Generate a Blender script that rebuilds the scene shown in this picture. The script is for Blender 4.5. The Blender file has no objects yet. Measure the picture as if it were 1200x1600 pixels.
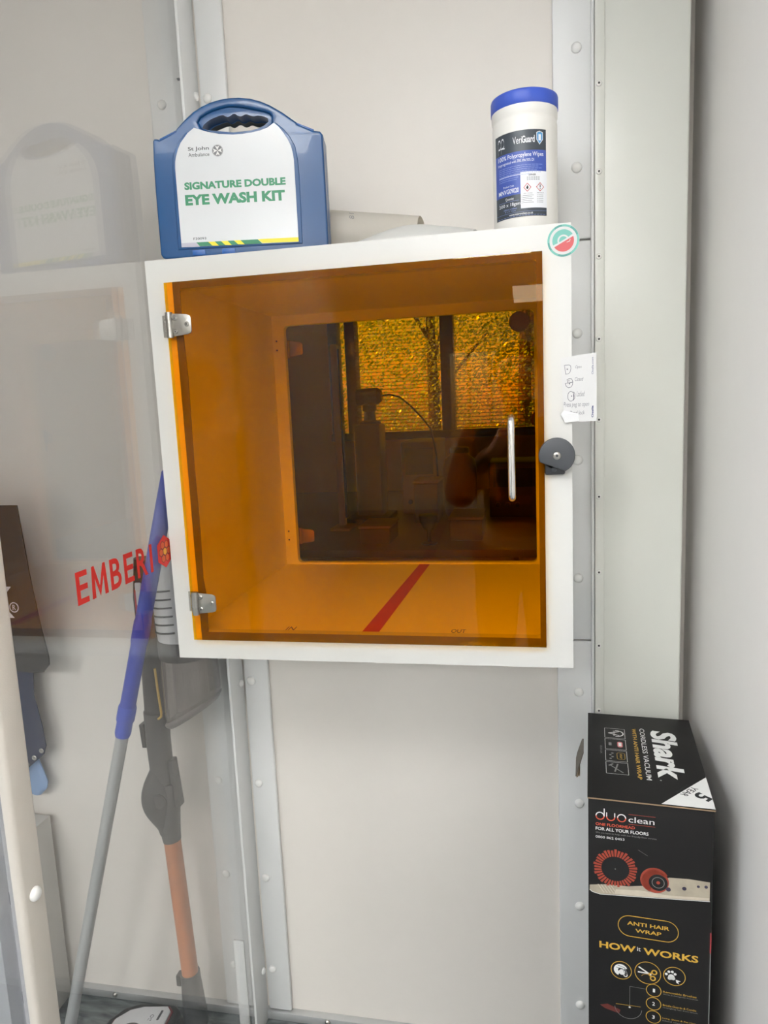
import bpy, bmesh, math, random
from mathutils import Vector, Matrix
from mathutils.geometry import tessellate_polygon
random.seed(7)
SC = bpy.context.scene
COL = SC.collection
# ------------------------------------------------------------------ camera
cam_d = bpy.data.cameras.new('camera'); cam = bpy.data.objects.new('camera', cam_d); COL.objects.link(cam)
YAW, PITCH, ROLL, FPX = -0.199004, -0.146217, -0.044410, 1110.08
_f = Vector((math.sin(YAW)*math.cos(PITCH), math.cos(YAW)*math.cos(PITCH), math.sin(PITCH)))
_r = Vector((math.cos(YAW), -math.sin(YAW), 0)); _u = _r.cross(_f)
_r2 = _r*math.cos(ROLL)+_u*math.sin(ROLL); _u2 = -_r*math.sin(ROLL)+_u*math.cos(ROLL)
cam.matrix_world = Matrix(((_r2.x, _u2.x, -_f.x, .6269), (_r2.y, _u2.y, -_f.y, -1.1537), (_r2.z, _u2.z, -_f.z, 1.4377), (0, 0, 0, 1)))
cam_d.sensor_fit = 'HORIZONTAL'; cam_d.sensor_width = 36; cam_d.lens = FPX/1200*36; cam_d.clip_start = .02
SC.camera = cam
# ------------------------------------------------------------------ exposure, sky, sun
SC.view_settings.view_transform = 'Standard'; SC.view_settings.look = 'None'
SC.view_settings.gamma = 1; SC.view_settings.use_curve_mapping = False
SC.view_settings.exposure = 0.0
SC.cycles.transparent_max_bounces = 40; SC.cycles.max_bounces = 10; SC.cycles.glossy_bounces = 6
SC.cycles.caustics_reflective = False; SC.cycles.caustics_refractive = False
W = bpy.data.worlds.new('sky'); SC.world = W; W.use_nodes = True
_n = W.node_tree.nodes; _sky = _n.new('ShaderNodeTexSky'); _sky.sky_type = 'NISHITA'; _sky.sun_disc = False
_sky.sun_elevation = math.radians(32); _sky.sun_rotation = math.radians(200); _sky.air_density = 1.2
W.node_tree.links.new(_sky.outputs[0], _n['Background'].inputs[0]); _n['Background'].inputs[1].default_value = .14
sun_d = bpy.data.lights.new('sun', 'SUN'); sun = bpy.data.objects.new('sun', sun_d); COL.objects.link(sun)
sun_d.energy = 9.0; sun_d.angle = .01; sun_d.color = (1, .97, .88)
sun.rotation_euler = (math.radians(54), 0, math.radians(-72))   # shines across the garden
LAMP = 43.5        # radiance of the ceiling panels

# ------------------------------------------------------------------ materials
def lin(c): return tuple(((v/255/12.92) if v/255 <= .04045 else ((v/255+.055)/1.055)**2.4) for v in c)
_mats = {}
def M(name, rgb, rough=.5, metal=0, var=.04, scale=30, bump=0, bscale=200, spec=.5, coat=0, emit=0, thin=0):
    if name in _mats: return _mats[name]
    m = bpy.data.materials.new(name); m.use_nodes = True; nt = m.node_tree; P = nt.nodes['Principled BSDF']
    c = lin(rgb)
    P.inputs['Roughness'].default_value = rough; P.inputs['Metallic'].default_value = metal
    P.inputs['Specular IOR Level'].default_value = spec; P.inputs['Coat Weight'].default_value = coat
    tc = nt.nodes.new('ShaderNodeTexCoord'); nz = nt.nodes.new('ShaderNodeTexNoise'); nz.inputs['Scale'].default_value = scale; nz.inputs['Detail'].default_value = 4
    nt.links.new(tc.outputs['Object'], nz.inputs['Vector'])
    mx = nt.nodes.new('ShaderNodeMix'); mx.data_type = 'RGBA'
    mx.inputs[6].default_value = (*[max(0, v*(1-var)) for v in c], 1); mx.inputs[7].default_value = (*[min(1, v*(1+var)) for v in c], 1)
    nt.links.new(nz.outputs['Fac'], mx.inputs[0]); nt.links.new(mx.outputs[2], P.inputs['Base Color'])
    if bump:
        n2 = nt.nodes.new('ShaderNodeTexNoise'); n2.inputs['Scale'].default_value = bscale; nt.links.new(tc.outputs['Object'], n2.inputs['Vector'])
        b = nt.nodes.new('ShaderNodeBump'); b.inputs['Strength'].default_value = bump; b.inputs['Distance'].default_value = .001
        nt.links.new(n2.outputs['Fac'], b.inputs['Height']); nt.links.new(b.outputs[0], P.inputs['Normal'])
    if emit:
        P.inputs['Emission Color'].default_value = (*c, 1); P.inputs['Emission Strength'].default_value = emit
    if thin:
        t_ = nt.nodes.new('ShaderNodeBsdfTranslucent'); nt.links.new(mx.outputs[2], t_.inputs[0]); ms_ = nt.nodes.new('ShaderNodeMixShader'); ms_.inputs[0].default_value = thin
        nt.links.new(P.outputs[0], ms_.inputs[1]); nt.links.new(t_.outputs[0], ms_.inputs[2]); nt.links.new(ms_.outputs[0], nt.nodes['Material Output'].inputs[0])
    _mats[name] = m; return m
def clear_mat(name, T, ior=1.49, rough=0.0, haze=0, haze_rgb=(200, 200, 200)):
    """thin clear sheet: tinted transmission plus Fresnel reflection on both faces"""
    m = bpy.data.materials.new(name); m.use_nodes = True; nt = m.node_tree; N = nt.nodes; L = nt.links
    N.remove(N['Principled BSDF']); out = N['Material Output']
    t = N.new('ShaderNodeBsdfTransparent'); t.inputs[0].default_value = (*[v**.5 for v in T], 1)
    g = N.new('ShaderNodeBsdfGlossy'); g.inputs['Roughness'].default_value = rough; g.inputs['Color'].default_value = (1, 1, 1, 1)
    fr = N.new('ShaderNodeFresnel'); ge = N.new('ShaderNodeNewGeometry')
    mr = N.new('ShaderNodeMapRange'); mr.inputs[3].default_value = ior; mr.inputs[4].default_value = 1/ior
    L.new(ge.outputs['Backfacing'], mr.inputs[0]); L.new(mr.outputs[0], fr.inputs['IOR'])
    base = t.outputs[0]
    if haze:
        d = N.new('ShaderNodeBsdfDiffuse'); d.inputs[0].default_value = (*lin(haze_rgb), 1)
        nz = N.new('ShaderNodeTexNoise'); nz.inputs['Scale'].default_value = 6; tc = N.new('ShaderNodeTexCoord'); L.new(tc.outputs['Object'], nz.inputs['Vector'])
        ml = N.new('ShaderNodeMath'); ml.operation = 'MULTIPLY'; ml.inputs[1].default_value = haze*2; L.new(nz.outputs['Fac'], ml.inputs[0])
        m0 = N.new('ShaderNodeMixShader'); L.new(ml.outputs[0], m0.inputs[0]); L.new(base, m0.inputs[1]); L.new(d.outputs[0], m0.inputs[2]); base = m0.outputs[0]
    mx = N.new('ShaderNodeMixShader'); L.new(fr.outputs[0], mx.inputs[0]); L.new(base, mx.inputs[1]); L.new(g.outputs[0], mx.inputs[2]); L.new(mx.outputs[0], out.inputs[0])
    _mats[name] = m; return m
WALL = M('warm white wall panel', (231, 226, 219), .42, bump=.05, var=.015, bscale=400)
FRAMEW = M('pale grey powder coat', (228, 229, 228), .35, bump=.08, var=.012, bscale=500)
TRUNK = M('pale greenish grey cover', (216, 217, 209), .3, bump=.03, var=.012, bscale=300)
RWALL = M('cool white wall', (236, 233, 229), .5, bump=.03, var=.012, bscale=300)
HATCHW = M('satin white acrylic sheet', (214, 214, 210), .3, var=.01)
HATCHIN = M('acrylic white lightened for inside light', (242, 242, 238), .4, var=.01)  # the hatch white made lighter: extra interior brightness put into the colour
AMBER = clear_mat('amber acrylic', (.95, .525, .001), 1.31)
GLASS = clear_mat('clear glazing', (.86, .86, .855), 1.5, 0, .006, (205, 205, 205))
WINGLASS = clear_mat('window glass', (.9, .92, .92), 1.5)
EDGE = M('cream edge brightening strip', (246, 238, 214), .5)  # pale strip added to brighten the door's left edge through the amber
SEAL = M('grey brown foam seal', (112, 104, 92), .8)
STEEL = M('brushed stainless steel', (166, 164, 158), .3, 1, bump=.1, bscale=600)
CHROME = M('polished chrome', (226, 225, 221), .24, 1)
DARKGREY = M('dark grey plastic', (66, 69, 73), .42, bump=.05)
BLACK = M('black plastic', (26, 26, 27), .4)
INK = M('black ink', (28, 30, 33), .6)
PAPER = M('white paper', (214, 214, 213), .7, var=.015)

# ------------------------------------------------------------------ mesh building
class MB:
    def __init__(s): s.v = []; s.f = []; s.m = []
    def face(s, idx, mi=0): s.f.append(tuple(idx)); s.m.append(mi)
    def box(s, x0, x1, y0, y1, z0, z1, mi=0, X=None, Y=None, Z=None, O=None):
        b = len(s.v); pts = [(x, y, z) for z in (z0, z1) for y in (y0, y1) for x in (x0, x1)]
        if O is not None: pts = [O+X*p[0]+Y*p[1]+Z*p[2] for p in pts]
        s.v += [Vector(p) for p in pts]
        for q in ((0, 2, 3, 1), (4, 5, 7, 6), (0, 1, 5, 4), (2, 6, 7, 3), (0, 4, 6, 2), (1, 3, 7, 5)): s.face([b+i for i in q], mi)
        return s
    def ring_sweep(s, centres, frames, radii, n=16, mi=0, cap=True, sx=1, sy=1):
        b = len(s.v)
        for c, (a, e), r in zip(centres, frames, radii):
            for k in range(n):
                t = 2*math.pi*k/n; s.v.append(c + a*(r*sx*math.cos(t)) + e*(r*sy*math.sin(t)))
        for i in range(len(centres)-1):
            for k in range(n):
                k2 = (k+1) % n; s.face((b+i*n+k, b+i*n+k2, b+(i+1)*n+k2, b+(i+1)*n+k), mi)
        if cap:
            s.face([b+k for k in reversed(range(n))], mi); e = b+(len(centres)-1)*n; s.face([e+k for k in range(n)], mi)
        return s
    def tube(s, pts, r, n=12, mi=0, cap=True, sx=1, sy=1, up=None):
        pts = [Vector(p) for p in pts]; fr = []; R = r if isinstance(r, (list, tuple)) else [r]*len(pts)
        prev = None
        for i, p in enumerate(pts):
            d = (pts[min(i+1, len(pts)-1)]-pts[max(i-1, 0)]).normalized()
            if prev is None:
                h = Vector(up) if up else (Vector((0, 0, 1)) if abs(d.z) < .9 else Vector((1, 0, 0)))
                a = d.cross(h).normalized()
            else: a = (prev-d*prev.dot(d)).normalized()
            prev = a; fr.append((a, d.cross(a)))
        return s.ring_sweep(pts, fr, R, n, mi, cap, sx, sy)
    def lathe(s, prof, O, A=(0, 0, 1), n=32, mi=0, cap=True):
        O = Vector(O); A = Vector(A).normalized(); h = Vector((1, 0, 0)) if abs(A.x) < .9 else Vector((0, 1, 0))
        a = A.cross(h).normalized(); e = A.cross(a)
        return s.ring_sweep([O+A*z for r, z in prof], [(a, e)]*len(prof), [r for r, z in prof], n, mi, cap)
    def add(s, verts, faces, mat=None, mi=0):
        b = len(s.v); s.v += [(mat @ Vector(v)) if mat else Vector(v) for v in verts]
        for f in faces: s.face([b+i for i in f], mi)
        return s
    def build(s, name, mats, parent=None, bevel=0, seg=2, smooth=35, recalc=True, solid=0):
        me = bpy.data.meshes.new(name); me.from_pydata([tuple(v) for v in s.v], [], s.f)
        mats = mats if isinstance(mats, (list, tuple)) else [mats]
        for m in mats: me.materials.append(m)
        me.polygons.foreach_set('material_index', s.m)
        if recalc or bevel:
            bm = bmesh.new(); bm.from_mesh(me)
            if recalc:
                bmesh.ops.remove_doubles(bm, verts=bm.verts, dist=1e-6); bmesh.ops.recalc_face_normals(bm, faces=bm.faces)
            if bevel:
                ed = [e for e in bm.edges if len(e.link_faces) == 2 and e.calc_face_angle(0) > .5]
                bmesh.ops.bevel(bm, geom=ed, offset=bevel, segments=seg, profile=.5, affect='EDGES', clamp_overlap=True)
            bm.to_mesh(me); bm.free()
        if smooth:
            me.shade_smooth(); me.set_sharp_from_angle(angle=math.radians(smooth))
        o = bpy.data.objects.new(name, me); COL.objects.link(o)
        if parent: o.parent = parent
        return o
def frame(O, X, Y):
    X = Vector(X).normalized(); Y = Vector(Y).normalized(); N = X.cross(Y); O = Vector(O)
    return Matrix(((X.x, Y.x, N.x, O.x), (X.y, Y.y, N.y, O.y), (X.z, Y.z, N.z, O.z), (0, 0, 0, 1)))
def _curve_mesh(cd):
    o = bpy.data.objects.new('tmp', cd); COL.objects.link(o)
    dg = bpy.context.evaluated_depsgraph_get(); me = bpy.data.meshes.new_from_object(o.evaluated_get(dg))
    vs = [v.co.copy() for v in me.vertices]; fs = [tuple(p.vertices) for p in me.polygons]
    bpy.data.objects.remove(o); bpy.data.curves.remove(cd); bpy.data.meshes.remove(me); return vs, fs
def plate(loops, depth, bevel=0, res=2):
    """filled 2D outline with holes, extruded to +-depth/2"""
    cd = bpy.data.curves.new('tmp', 'CURVE'); cd.dimensions = '2D'; cd.fill_mode = 'BOTH'; cd.extrude = max(depth/2-bevel, 0); cd.bevel_depth = bevel; cd.bevel_resolution = res; cd.offset = -bevel
    for lp in loops:
        sp = cd.splines.new('POLY'); sp.points.add(len(lp)-1); sp.use_cyclic_u = True
        for p, q in zip(sp.points, lp): p.co = (q[0], q[1], 0, 1)
    return _curve_mesh(cd)
_tc = {}
def text_mesh(body, bold=0, shear=0, space=1):
    k = (body, bold, shear, space)
    if k not in _tc:
        cd = bpy.data.curves.new('tmp', 'FONT'); cd.body = body; cd.size = 1; cd.offset = bold; cd.shear = shear; cd.space_character = space; cd.resolution_u = 3; cd.fill_mode = 'FRONT'
        vs, fs = _curve_mesh(cd); xs = [v.x for v in vs]; ys = [v.y for v in vs]
        x0, x1, y0, y1 = min(xs), max(xs), min(ys), max(ys)
        _tc[k] = ([((v.x-x0)/(x1-x0), (v.y-y0)/(y1-y0)) for v in vs], fs)
    return _tc[k]
def rrect(x0, y0, x1, y1, r, n=5):
    p = []
    for cx, cy, a in ((x1-r, y1-r, 0), (x0+r, y1-r, 90), (x0+r, y0+r, 180), (x1-r, y0+r, 270)):
        for k in range(n+1):
            t = math.radians(a+90*k/n); p.append((cx+r*math.cos(t), cy+r*math.sin(t)))
    return p
class Print:
    """ink on a surface: fn(u, v, height) gives the point"""
    def __init__(s, fn, step=.00012): s.fn = fn; s.mb = MB(); s.mats = []; s.step = step
    def mi(s, m):
        if m not in s.mats: s.mats.append(m)
        return s.mats.index(m)
    def put(s, pts, faces, m, lay): s.mb.add([s.fn(p[0], p[1], lay*s.step) for p in pts], faces, None, s.mi(m))
    def rect(s, u0, v0, u1, v1, m, lay=1, nu=1):
        pts = []; fs = []
        for i in range(nu+1): u = u0+(u1-u0)*i/nu; pts += [(u, v0), (u, v1)]
        for i in range(nu): fs.append((2*i, 2*i+2, 2*i+3, 2*i+1))
        s.put(pts, fs, m, lay)
    def poly(s, pts, m, lay=1): s.put(pts, tessellate_polygon([[Vector((p[0], p[1], 0)) for p in pts]]), m, lay)
    def ring(s, cx, cy, r0, r1, m, lay=1, a0=0, a1=360, n=28, sx=1):
        pts = []; fs = []
        for i in range(n+1):
            t = math.radians(a0+(a1-a0)*i/n); c, q = math.cos(t)*sx, math.sin(t); pts += [(cx+r0*c, cy+r0*q), (cx+r1*c, cy+r1*q)]
        for i in range(n): fs.append((2*i, 2*i+1, 2*i+3, 2*i+2))
        s.put(pts, fs, m, lay)
    def disc(s, cx, cy, r, m, lay=1, a0=0, a1=360, n=28, sx=1):
        s.poly([(cx+r*math.cos(math.radians(a0+(a1-a0)*i/n))*sx, cy+r*math.sin(math.radians(a0+(a1-a0)*i/n))) for i in range(n+(0 if a1-a0 >= 360 else 1))], m, lay)
    def line(s, pts, w, m, lay=1, closed=False):
        pts = list(pts)+([pts[0]] if closed else [])
        for (a, b), (c, d) in zip(pts, pts[1:]):
            L = math.hypot(c-a, d-b)
            if L < 1e-7: continue
            nx, ny = -(d-b)/L*w/2, (c-a)/L*w/2; ex, ey = (c-a)/L*w*.3, (d-b)/L*w*.3
            s.put([(a+nx-ex, b+ny-ey), (a-nx-ex, b-ny-ey), (c-nx+ex, d-ny+ey), (c+nx+ex, d+ny+ey)], [(0, 1, 2, 3)], m, lay)
    def text(s, body, u0, v0, u1, v1, m, lay=2, bold=0, shear=0, rot=0, space=1):
        """fills the box u0..u1, v0..v1; rot 90 reads upwards, -90 downwards"""
        p, f = text_mesh(body, bold, shear, space)
        if rot == 0: q = [(u0+(u1-u0)*a, v0+(v1-v0)*b) for a, b in p]
        elif rot == 90: q = [(u1-(u1-u0)*b, v0+(v1-v0)*a) for a, b in p]
        else: q = [(u0+(u1-u0)*b, v1-(v1-v0)*a) for a, b in p]
        s.put(q, f, m, lay)
    def build(s, name, parent, stuff=True):
        o = s.mb.build(name, s.mats, parent, smooth=0, recalc=False)
        if stuff: o['kind'] = 'stuff'
        return o
def flat(O, X, Y):
    O = Vector(O); X = Vector(X).normalized(); Y = Vector(Y).normalized(); N = X.cross(Y)
    return lambda u, v, h: O+X*u+Y*v+N*h
XZ = lambda y, x0=0, z0=0: flat((x0, y, z0), (1, 0, 0), (0, 0, 1))     # facing -y
# ------------------------------------------------------------------ naming
def thing(name, label, cat, loc=(0, 0, 0), group=None):
    o = bpy.data.objects.new(name, None); COL.objects.link(o); o.empty_display_size = .05
    o['label'] = label; o['category'] = cat
    if group: o['group'] = group
    o.matrix_world = Matrix.Identity(4); return o
def tag(o, label, cat, group=None):
    o['label'] = label; o['category'] = cat
    if group: o['group'] = group
    return o
def structure(o): o['kind'] = 'structure'; return o
def sroot(name):
    o = bpy.data.objects.new(name, None); COL.objects.link(o); o['kind'] = 'structure'; return o

# ================================================================== SETTING
YB = .28
CEIL = 2.6
b = MB()                                   # back wall: sheets round the hatch hole
b.box(-1.2, 0, YB, YB+.06, 0, CEIL); b.box(0, .70, YB, YB+.06, 0, 1.0); b.box(0, .70, YB, YB+.06, 1.70, CEIL); b.box(.70, .905, YB, YB+.06, 0, CEIL); b.box(.905, 1.05, YB+.10, YB+.16, 0, CEIL)
wall_back = structure(b.build('wall_back', WALL, smooth=0, recalc=False))
structure(MB().box(.95, 1.05, -8.6, YB+.0995, 0, CEIL).build('wall_right', RWALL, smooth=0))
structure(MB().box(-3.3, -3.2, -8.6, -1.1, 0, CEIL).build('wall_left', RWALL, smooth=0))
# wall behind the camera with a daylight opening
b = MB(); b.box(-3.3, -.40, -8.7, -8.6, 0, CEIL); b.box(.85, 1.05, -8.7, -8.6, 0, CEIL); b.box(-.40, .85, -8.7, -8.6, 0, .9); b.box(-.40, .85, -8.7, -8.6, 2.12, CEIL)
structure(b.build('wall_front', RWALL, smooth=0))
w = sroot('window_3')
MB().box(-.40, .85, -8.66, -8.65, .9, 2.12).build('glass_pane', WINGLASS, w, smooth=0)
for x in (-.40, -.12, .16, .50, .80): MB().box(x, x+.05, -8.68, -8.6, .9, 2.12).build('mullion', FRAMEW, w, smooth=0)
# store behind the glazing
structure(MB().box(-1.2, -1.1, -1.1, YB, 0, CEIL).build('wall_store', RWALL, smooth=0))
structure(MB().box(-1.0995, -.035, -.87, -.85, 1.40, CEIL).build('store_shade_header', RWALL, smooth=0))  # unseen header, added to shade the store from the left ceiling panel
# laboratory behind the hatch
LY = 3.6
structure(MB().box(-2.4, -2.3, YB+.06, LY, 0, CEIL).build('wall_far_left', RWALL, smooth=0))
structure(MB().box(2.2, 2.3, YB+.06, LY, 0, CEIL).build('wall_far_right', RWALL, smooth=0))
b = MB(); b.box(-2.4, -.62, LY, LY+.1, 0, CEIL); b.box(1.6, 2.3, LY, LY+.1, 0, CEIL); b.box(-.62, 1.6, LY, LY+.1, 0, 1.26); b.box(-.62, 1.6, LY, LY+.1, 2.35, CEIL)
structure(b.build('wall_far', RWALL, smooth=0))
structure(MB().box(-2.4, -1.2, YB, YB+.06, 0, CEIL).box(1.0505, 2.3, YB, YB+.06, 0, CEIL).build('wall_far_near', RWALL, smooth=0))
structure(MB().box(-3.3, 2.3, -8.7, LY+.1, CEIL, CEIL+.1).build('ceiling', M('ceiling tile white', (232, 231, 228), .8), smooth=0))
# floor: grey marbled vinyl
FL = bpy.data.materials.new('marbled grey vinyl'); FL.use_nodes = True; nt = FL.node_tree
tc = nt.nodes.new('ShaderNodeTexCoord'); mp = nt.nodes.new('ShaderNodeMapping'); mp.inputs['Scale'].default_value = (3, 9, 3); mp.inputs['Rotation'].default_value = (0, 0, .5)
nz = nt.nodes.new('ShaderNodeTexNoise'); nz.inputs['Scale'].default_value = 3.5; nz.inputs['Detail'].default_value = 9; nz.inputs['Distortion'].default_value = 1.6
cr = nt.nodes.new('ShaderNodeValToRGB'); cr.color_ramp.elements[0].position = .35; cr.color_ramp.elements[0].color = (*lin((62, 68, 70)), 1); cr.color_ramp.elements[1].position = .68; cr.color_ramp.elements[1].color = (*lin((122, 128, 128)), 1)
nt.links.new(tc.outputs['Object'], mp.inputs[0]); nt.links.new(mp.outputs[0], nz.inputs['Vector']); nt.links.new(nz.outputs['Fac'], cr.inputs[0]); nt.links.new(cr.outputs[0], nt.nodes['Principled BSDF'].inputs['Base Color'])
nt.nodes['Principled BSDF'].inputs['Roughness'].default_value = .35
structure(MB().box(-3.3, 2.3, -8.7, LY+.1, -.1, 0).build('floor', FL, smooth=0))

def rivet_mesh():
    prof = [(.0092, 0), (.0095, .0015), (.0088, .0035), (.0068, .0055), (.004, .0067), (.001, .0071)]
    o = MB().lathe(prof, (0, 0, 0), (0, -1, 0), 16).build('rivet_cap', M('white snap cap', (236, 236, 233), .3), smooth=60); me = o.data; bpy.data.objects.remove(o); return me
RIV = rivet_mesh()
def rivet(parent, x, y, z, rz=0, s=1):
    o = bpy.data.objects.new('rivet_cap', RIV); COL.objects.link(o); o.location = (x, y, z); o.rotation_euler = (0, 0, rz); o.scale = (s, s, s); o.parent = parent; return o
RZ = [.132, .369, .605, .848, 1.085, 1.32, 1.56, 1.855, 2.057, 2.29]
t = structure(MB().box(.005, .062, .268, .2799, .022, .9995).box(.005, .062, .268, .2799, 1.7005, CEIL-.002).build('trim_1', FRAMEW, bevel=.004))
for z in [z for z in RZ if not .99 < z < 1.71]: rivet(t, .0215, .268, z)
t = structure(MB().box(.686, .757, .268, .2799, .002, .955).box(.7005, .757, .271, .2799, .957, 1.728).box(.686, .757, .268, .2799, 1.730, CEIL-.002).build('trim_2', FRAMEW, bevel=.003))
for z in RZ: rivet(t, .7275, .268 if not .957 < z < 1.728 else .271, z)
t = structure(MB().box(-.104, -.013, .268, .2799, .022, CEIL-.002).build('trim_3', FRAMEW, bevel=.004))
for z in RZ: rivet(t, -.0765, .268, z)
# boxed cover in the right corner: screwed flange and face
t = structure(MB().box(.7605, .917, .250, .2799, .002, CEIL-.002).build('trim_4', TRUNK, bevel=.004, seg=3))
MB().box(.7575, .7745, .2465, .2502, .002, CEIL-.002).build('cover_flange', TRUNK, t, bevel=.0012)
MB().box(.752, .7575, .254, .2799, .002, CEIL-.002).build('cover_lip', FRAMEW, t, bevel=.0015)
sm = None
for z in [.82, .955, 1.103, 1.251, 1.397, 1.545, 1.692, 1.838, 1.985, 2.132, 2.28]:
    if sm is None:
        o = MB().lathe([(.0052, 0), (.0052, .0012), (.0042, .0024), (.0022, .0026)], (0, 0, 0), (0, -1, 0), 14).lathe([(.0020, .0026), (.0020, .0028)], (0, 0, 0), (0, -1, 0), 8, mi=1).build('cover_screw', [M('white screw head', (225, 225, 220), .3), BLACK], t); sm = o.data
    else:
        o = bpy.data.objects.new('cover_screw', sm); COL.objects.link(o); o.parent = t
    o.location = (.7645, .2465, z)
# aluminium channel along the floor
ALU = M('mill aluminium', (196, 198, 198), .35, .6)
t = structure(MB().box(-1.1, .752, .262, .2799, 0, .02).build('baseboard_back', ALU, bevel=.001))
for x in (-.40, .152, .47): MB().lathe([(.0065, 0), (.0065, .003), (.004, .0055)], (x, .262, .012), (0, -1, 0), 12).build('channel_bolt', STEEL, t)

# glazed partition on the left
w = sroot('window_1')
MB().box(-.009, -.003, -.41, .215, .03, CEIL-.003).build('glass_pane', GLASS, w, smooth=0)
fin = MB().box(-.0025, .0035, .199, .2679, .0, CEIL-.002).build('frame_angle', FRAMEW, w, bevel=.0012)
for z in (.137, .848, 1.56, 2.057): rivet(fin, .0035, .252, z, math.pi/2, .85)
MB().box(-.046, -.0095, -.40, .196, 0, .03).build('bottom_rail', ALU, w, bevel=.002)
MB().box(-.034, -.0095, .188, .193, .03, .265).build('rail_bracket', FRAMEW, w, bevel=.001)
post = MB().box(-.022, 0, -.449, -.4055, 0, CEIL-.002).build('frame_post', M('cream powder coat', (204, 198, 188), .4, bump=.2, bscale=700), w, bevel=.007, seg=3)
for z in (.163, .501, .839, 1.515, 1.853): rivet(post, 0, -.4275, z, math.pi/2)
MB().box(-.02, -.012, -1.35, -.4495, 0, CEIL-.002).build('side_pane', clear_mat('bluish side glazing', (.72, .75, .80), 1.5, .0, .12, (190, 192, 206)), w, smooth=0)
MB().box(-.0085, -.0035, .199, .2045, 2.068, 2.0705).build('pane_joint', DARKGREY, w, smooth=0)
# lettering on the glass: EMBERI and a red honeycomb emblem
RED = M('red vinyl', (212, 46, 42), .55)
ORANGE = M('orange vinyl', (214, 92, 40), .5); YEL = M('amber vinyl', (226, 164, 52), .5); DRED = M('dark red vinyl', (84, 28, 34), .5)
pr = Print(flat((-.0028, -.272, 1.1755), (0, 1, 0), (0, 0, 1)))
lets = [('E', 0, .028), ('M', .0355, .0775), ('B', .0855, .1155), ('E', .1245, .1525), ('R', .1625, .1955), ('I', .205, .2135)]
for ch, a, c in lets:
    if ch != 'M': pr.text(ch, a, 0, c, .0485, RED, 1, .018); continue
    H_, t_, w_ = .0485, .0092, c-a
    pr.poly([(a, 0), (a+t_, 0), (a+t_*1.05, H_*.60), (a+w_/2, 0), (c-t_*1.05, H_*.60), (c-t_, 0), (c, 0), (c-.0035, H_), (c-.0100, H_), (a+w_/2, H_*.34), (a+.0100, H_), (a+.0035, H_)], RED, 1)
cx, cy = .2575, .0265
pr.poly([(cx+.0295*math.cos(math.radians(90+60*k)), cy+.0295*math.sin(math.radians(90+60*k))) for k in range(6)], RED, 1)
for k in range(7):
    x, y = (cx, cy) if k == 0 else (cx+.0138*math.cos(math.radians(60*k)), cy+.0138*math.sin(math.radians(60*k)))
    pr.poly([(x+.0078*math.cos(math.radians(90+60*j)), y+.0078*math.sin(math.radians(90+60*j))) for j in range(6)], DRED, 2)
    pr.poly([(x+.0066*math.cos(math.radians(90+60*j)), y+.0066*math.sin(math.radians(90+60*j))) for j in range(6)], YEL if k == 0 else ORANGE, 3)
pr.build('vinyl_lettering', w)

# ceiling lamps
LW = M('lamp housing white', (240, 240, 238), .4)
def ceiling_light(x, y, lx, ly, label, k=1.0):
    t = thing('ceiling_light', label, 'ceiling light', group='ceiling light panels')
    MB().box(x-lx/2-.02, x+lx/2+.02, y-ly/2-.02, y+ly/2+.02, CEIL-.03, CEIL-.0005).build('housing', LW, t, bevel=.004)
    MB().box(x-lx/2, x+lx/2, y-ly/2, y+ly/2, CEIL-.034, CEIL-.0302).build('diffuser', M('lit diffuser %.2f' % k, (250, 250, 249), .5, emit=LAMP*k), t, smooth=0)
ceiling_light(-.72, -1.55, .6, 1.2, 'lit white ceiling panel just left of the alcove beside the glazed store', 1.25)
ceiling_light(-.62, -.60, .3, .4, 'small fill panel added to light the inside of the glazed store', .17)  # unseen lamp, added to brighten the upper store wall
ceiling_light(.40, -4.1, .6, 1.2, 'frontal fill panel added well behind the viewer on the alcove axis', .85)  # unseen lamp, added for more frontal light on the lower walls
ceiling_light(-2.3, -2.6, .6, 1.2, 'lit white ceiling panel nearest the left wall of the open floor', .9)
ceiling_light(-1.2, -4.0, .6, 1.2, 'lit white ceiling panel furthest back over the open floor', 1.0)
ceiling_light(.38, -1.45, .6, .6, 'square lit ceiling panel just behind the viewer at the alcove mouth', .46)
ceiling_light(.70, -6.9, .34, 1.2, 'narrow lit ceiling panel far behind, mirrored in the top right of the amber door', .17)

# ================================================================== PASS-THROUGH HATCH
h = thing('pass_through_hatch', 'white square pass-through box with an amber acrylic door set in the back wall', 'cabinet')
vs, fs = plate([[(0, 1.0), (.70, 1.0), (.70, 1.70), (0, 1.70)], rrect(.05, 1.05, .65, 1.65, .008)], .018)
FXZ = frame((0, 0, 0), (1, 0, 0), (0, 0, 1))
MB().add(vs, fs, Matrix.Translation((0, .009, 0)) @ FXZ).build('front_frame', HATCHW, h)
vs2, fs2 = plate([[(.002, 1.002), (.698, 1.002), (.698, 1.698), (.002, 1.698)], rrect(.05, 1.052, .652, 1.646, .011)], .018)
MB().add(vs2, fs2, Matrix.Translation((0, .569, 0)) @ FXZ).build('rear_frame', HATCHIN, h)
for x in (.004, .680): MB().box(x, x+.016, .0182, .5598, 1.03, 1.67).build('side_wall', HATCHIN, h, smooth=0)
MB().box(.004, .696, .0182, .5598, 1.012, 1.0298+.018).build('floor_panel', HATCHIN, h, smooth=0)
MB().box(.004, .696, .0182, .5598, 1.67, 1.686).build('top_panel', HATCHIN, h, smooth=0)
pr = Print(flat((0, 0, 1.0478), (1, 0, 0), (0, 1, 0)))
TAPE = M('red tape', (196, 44, 30), .5)
pr.poly([(.3405, .019), (.371, .019), (.392, .558), (.366, .558)], TAPE, 2); pr.build('red_tape_line', h, False)
pr = Print(flat((0, 0, 1.0478), (1, 0, 0), (0, 1, 0)))
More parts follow.
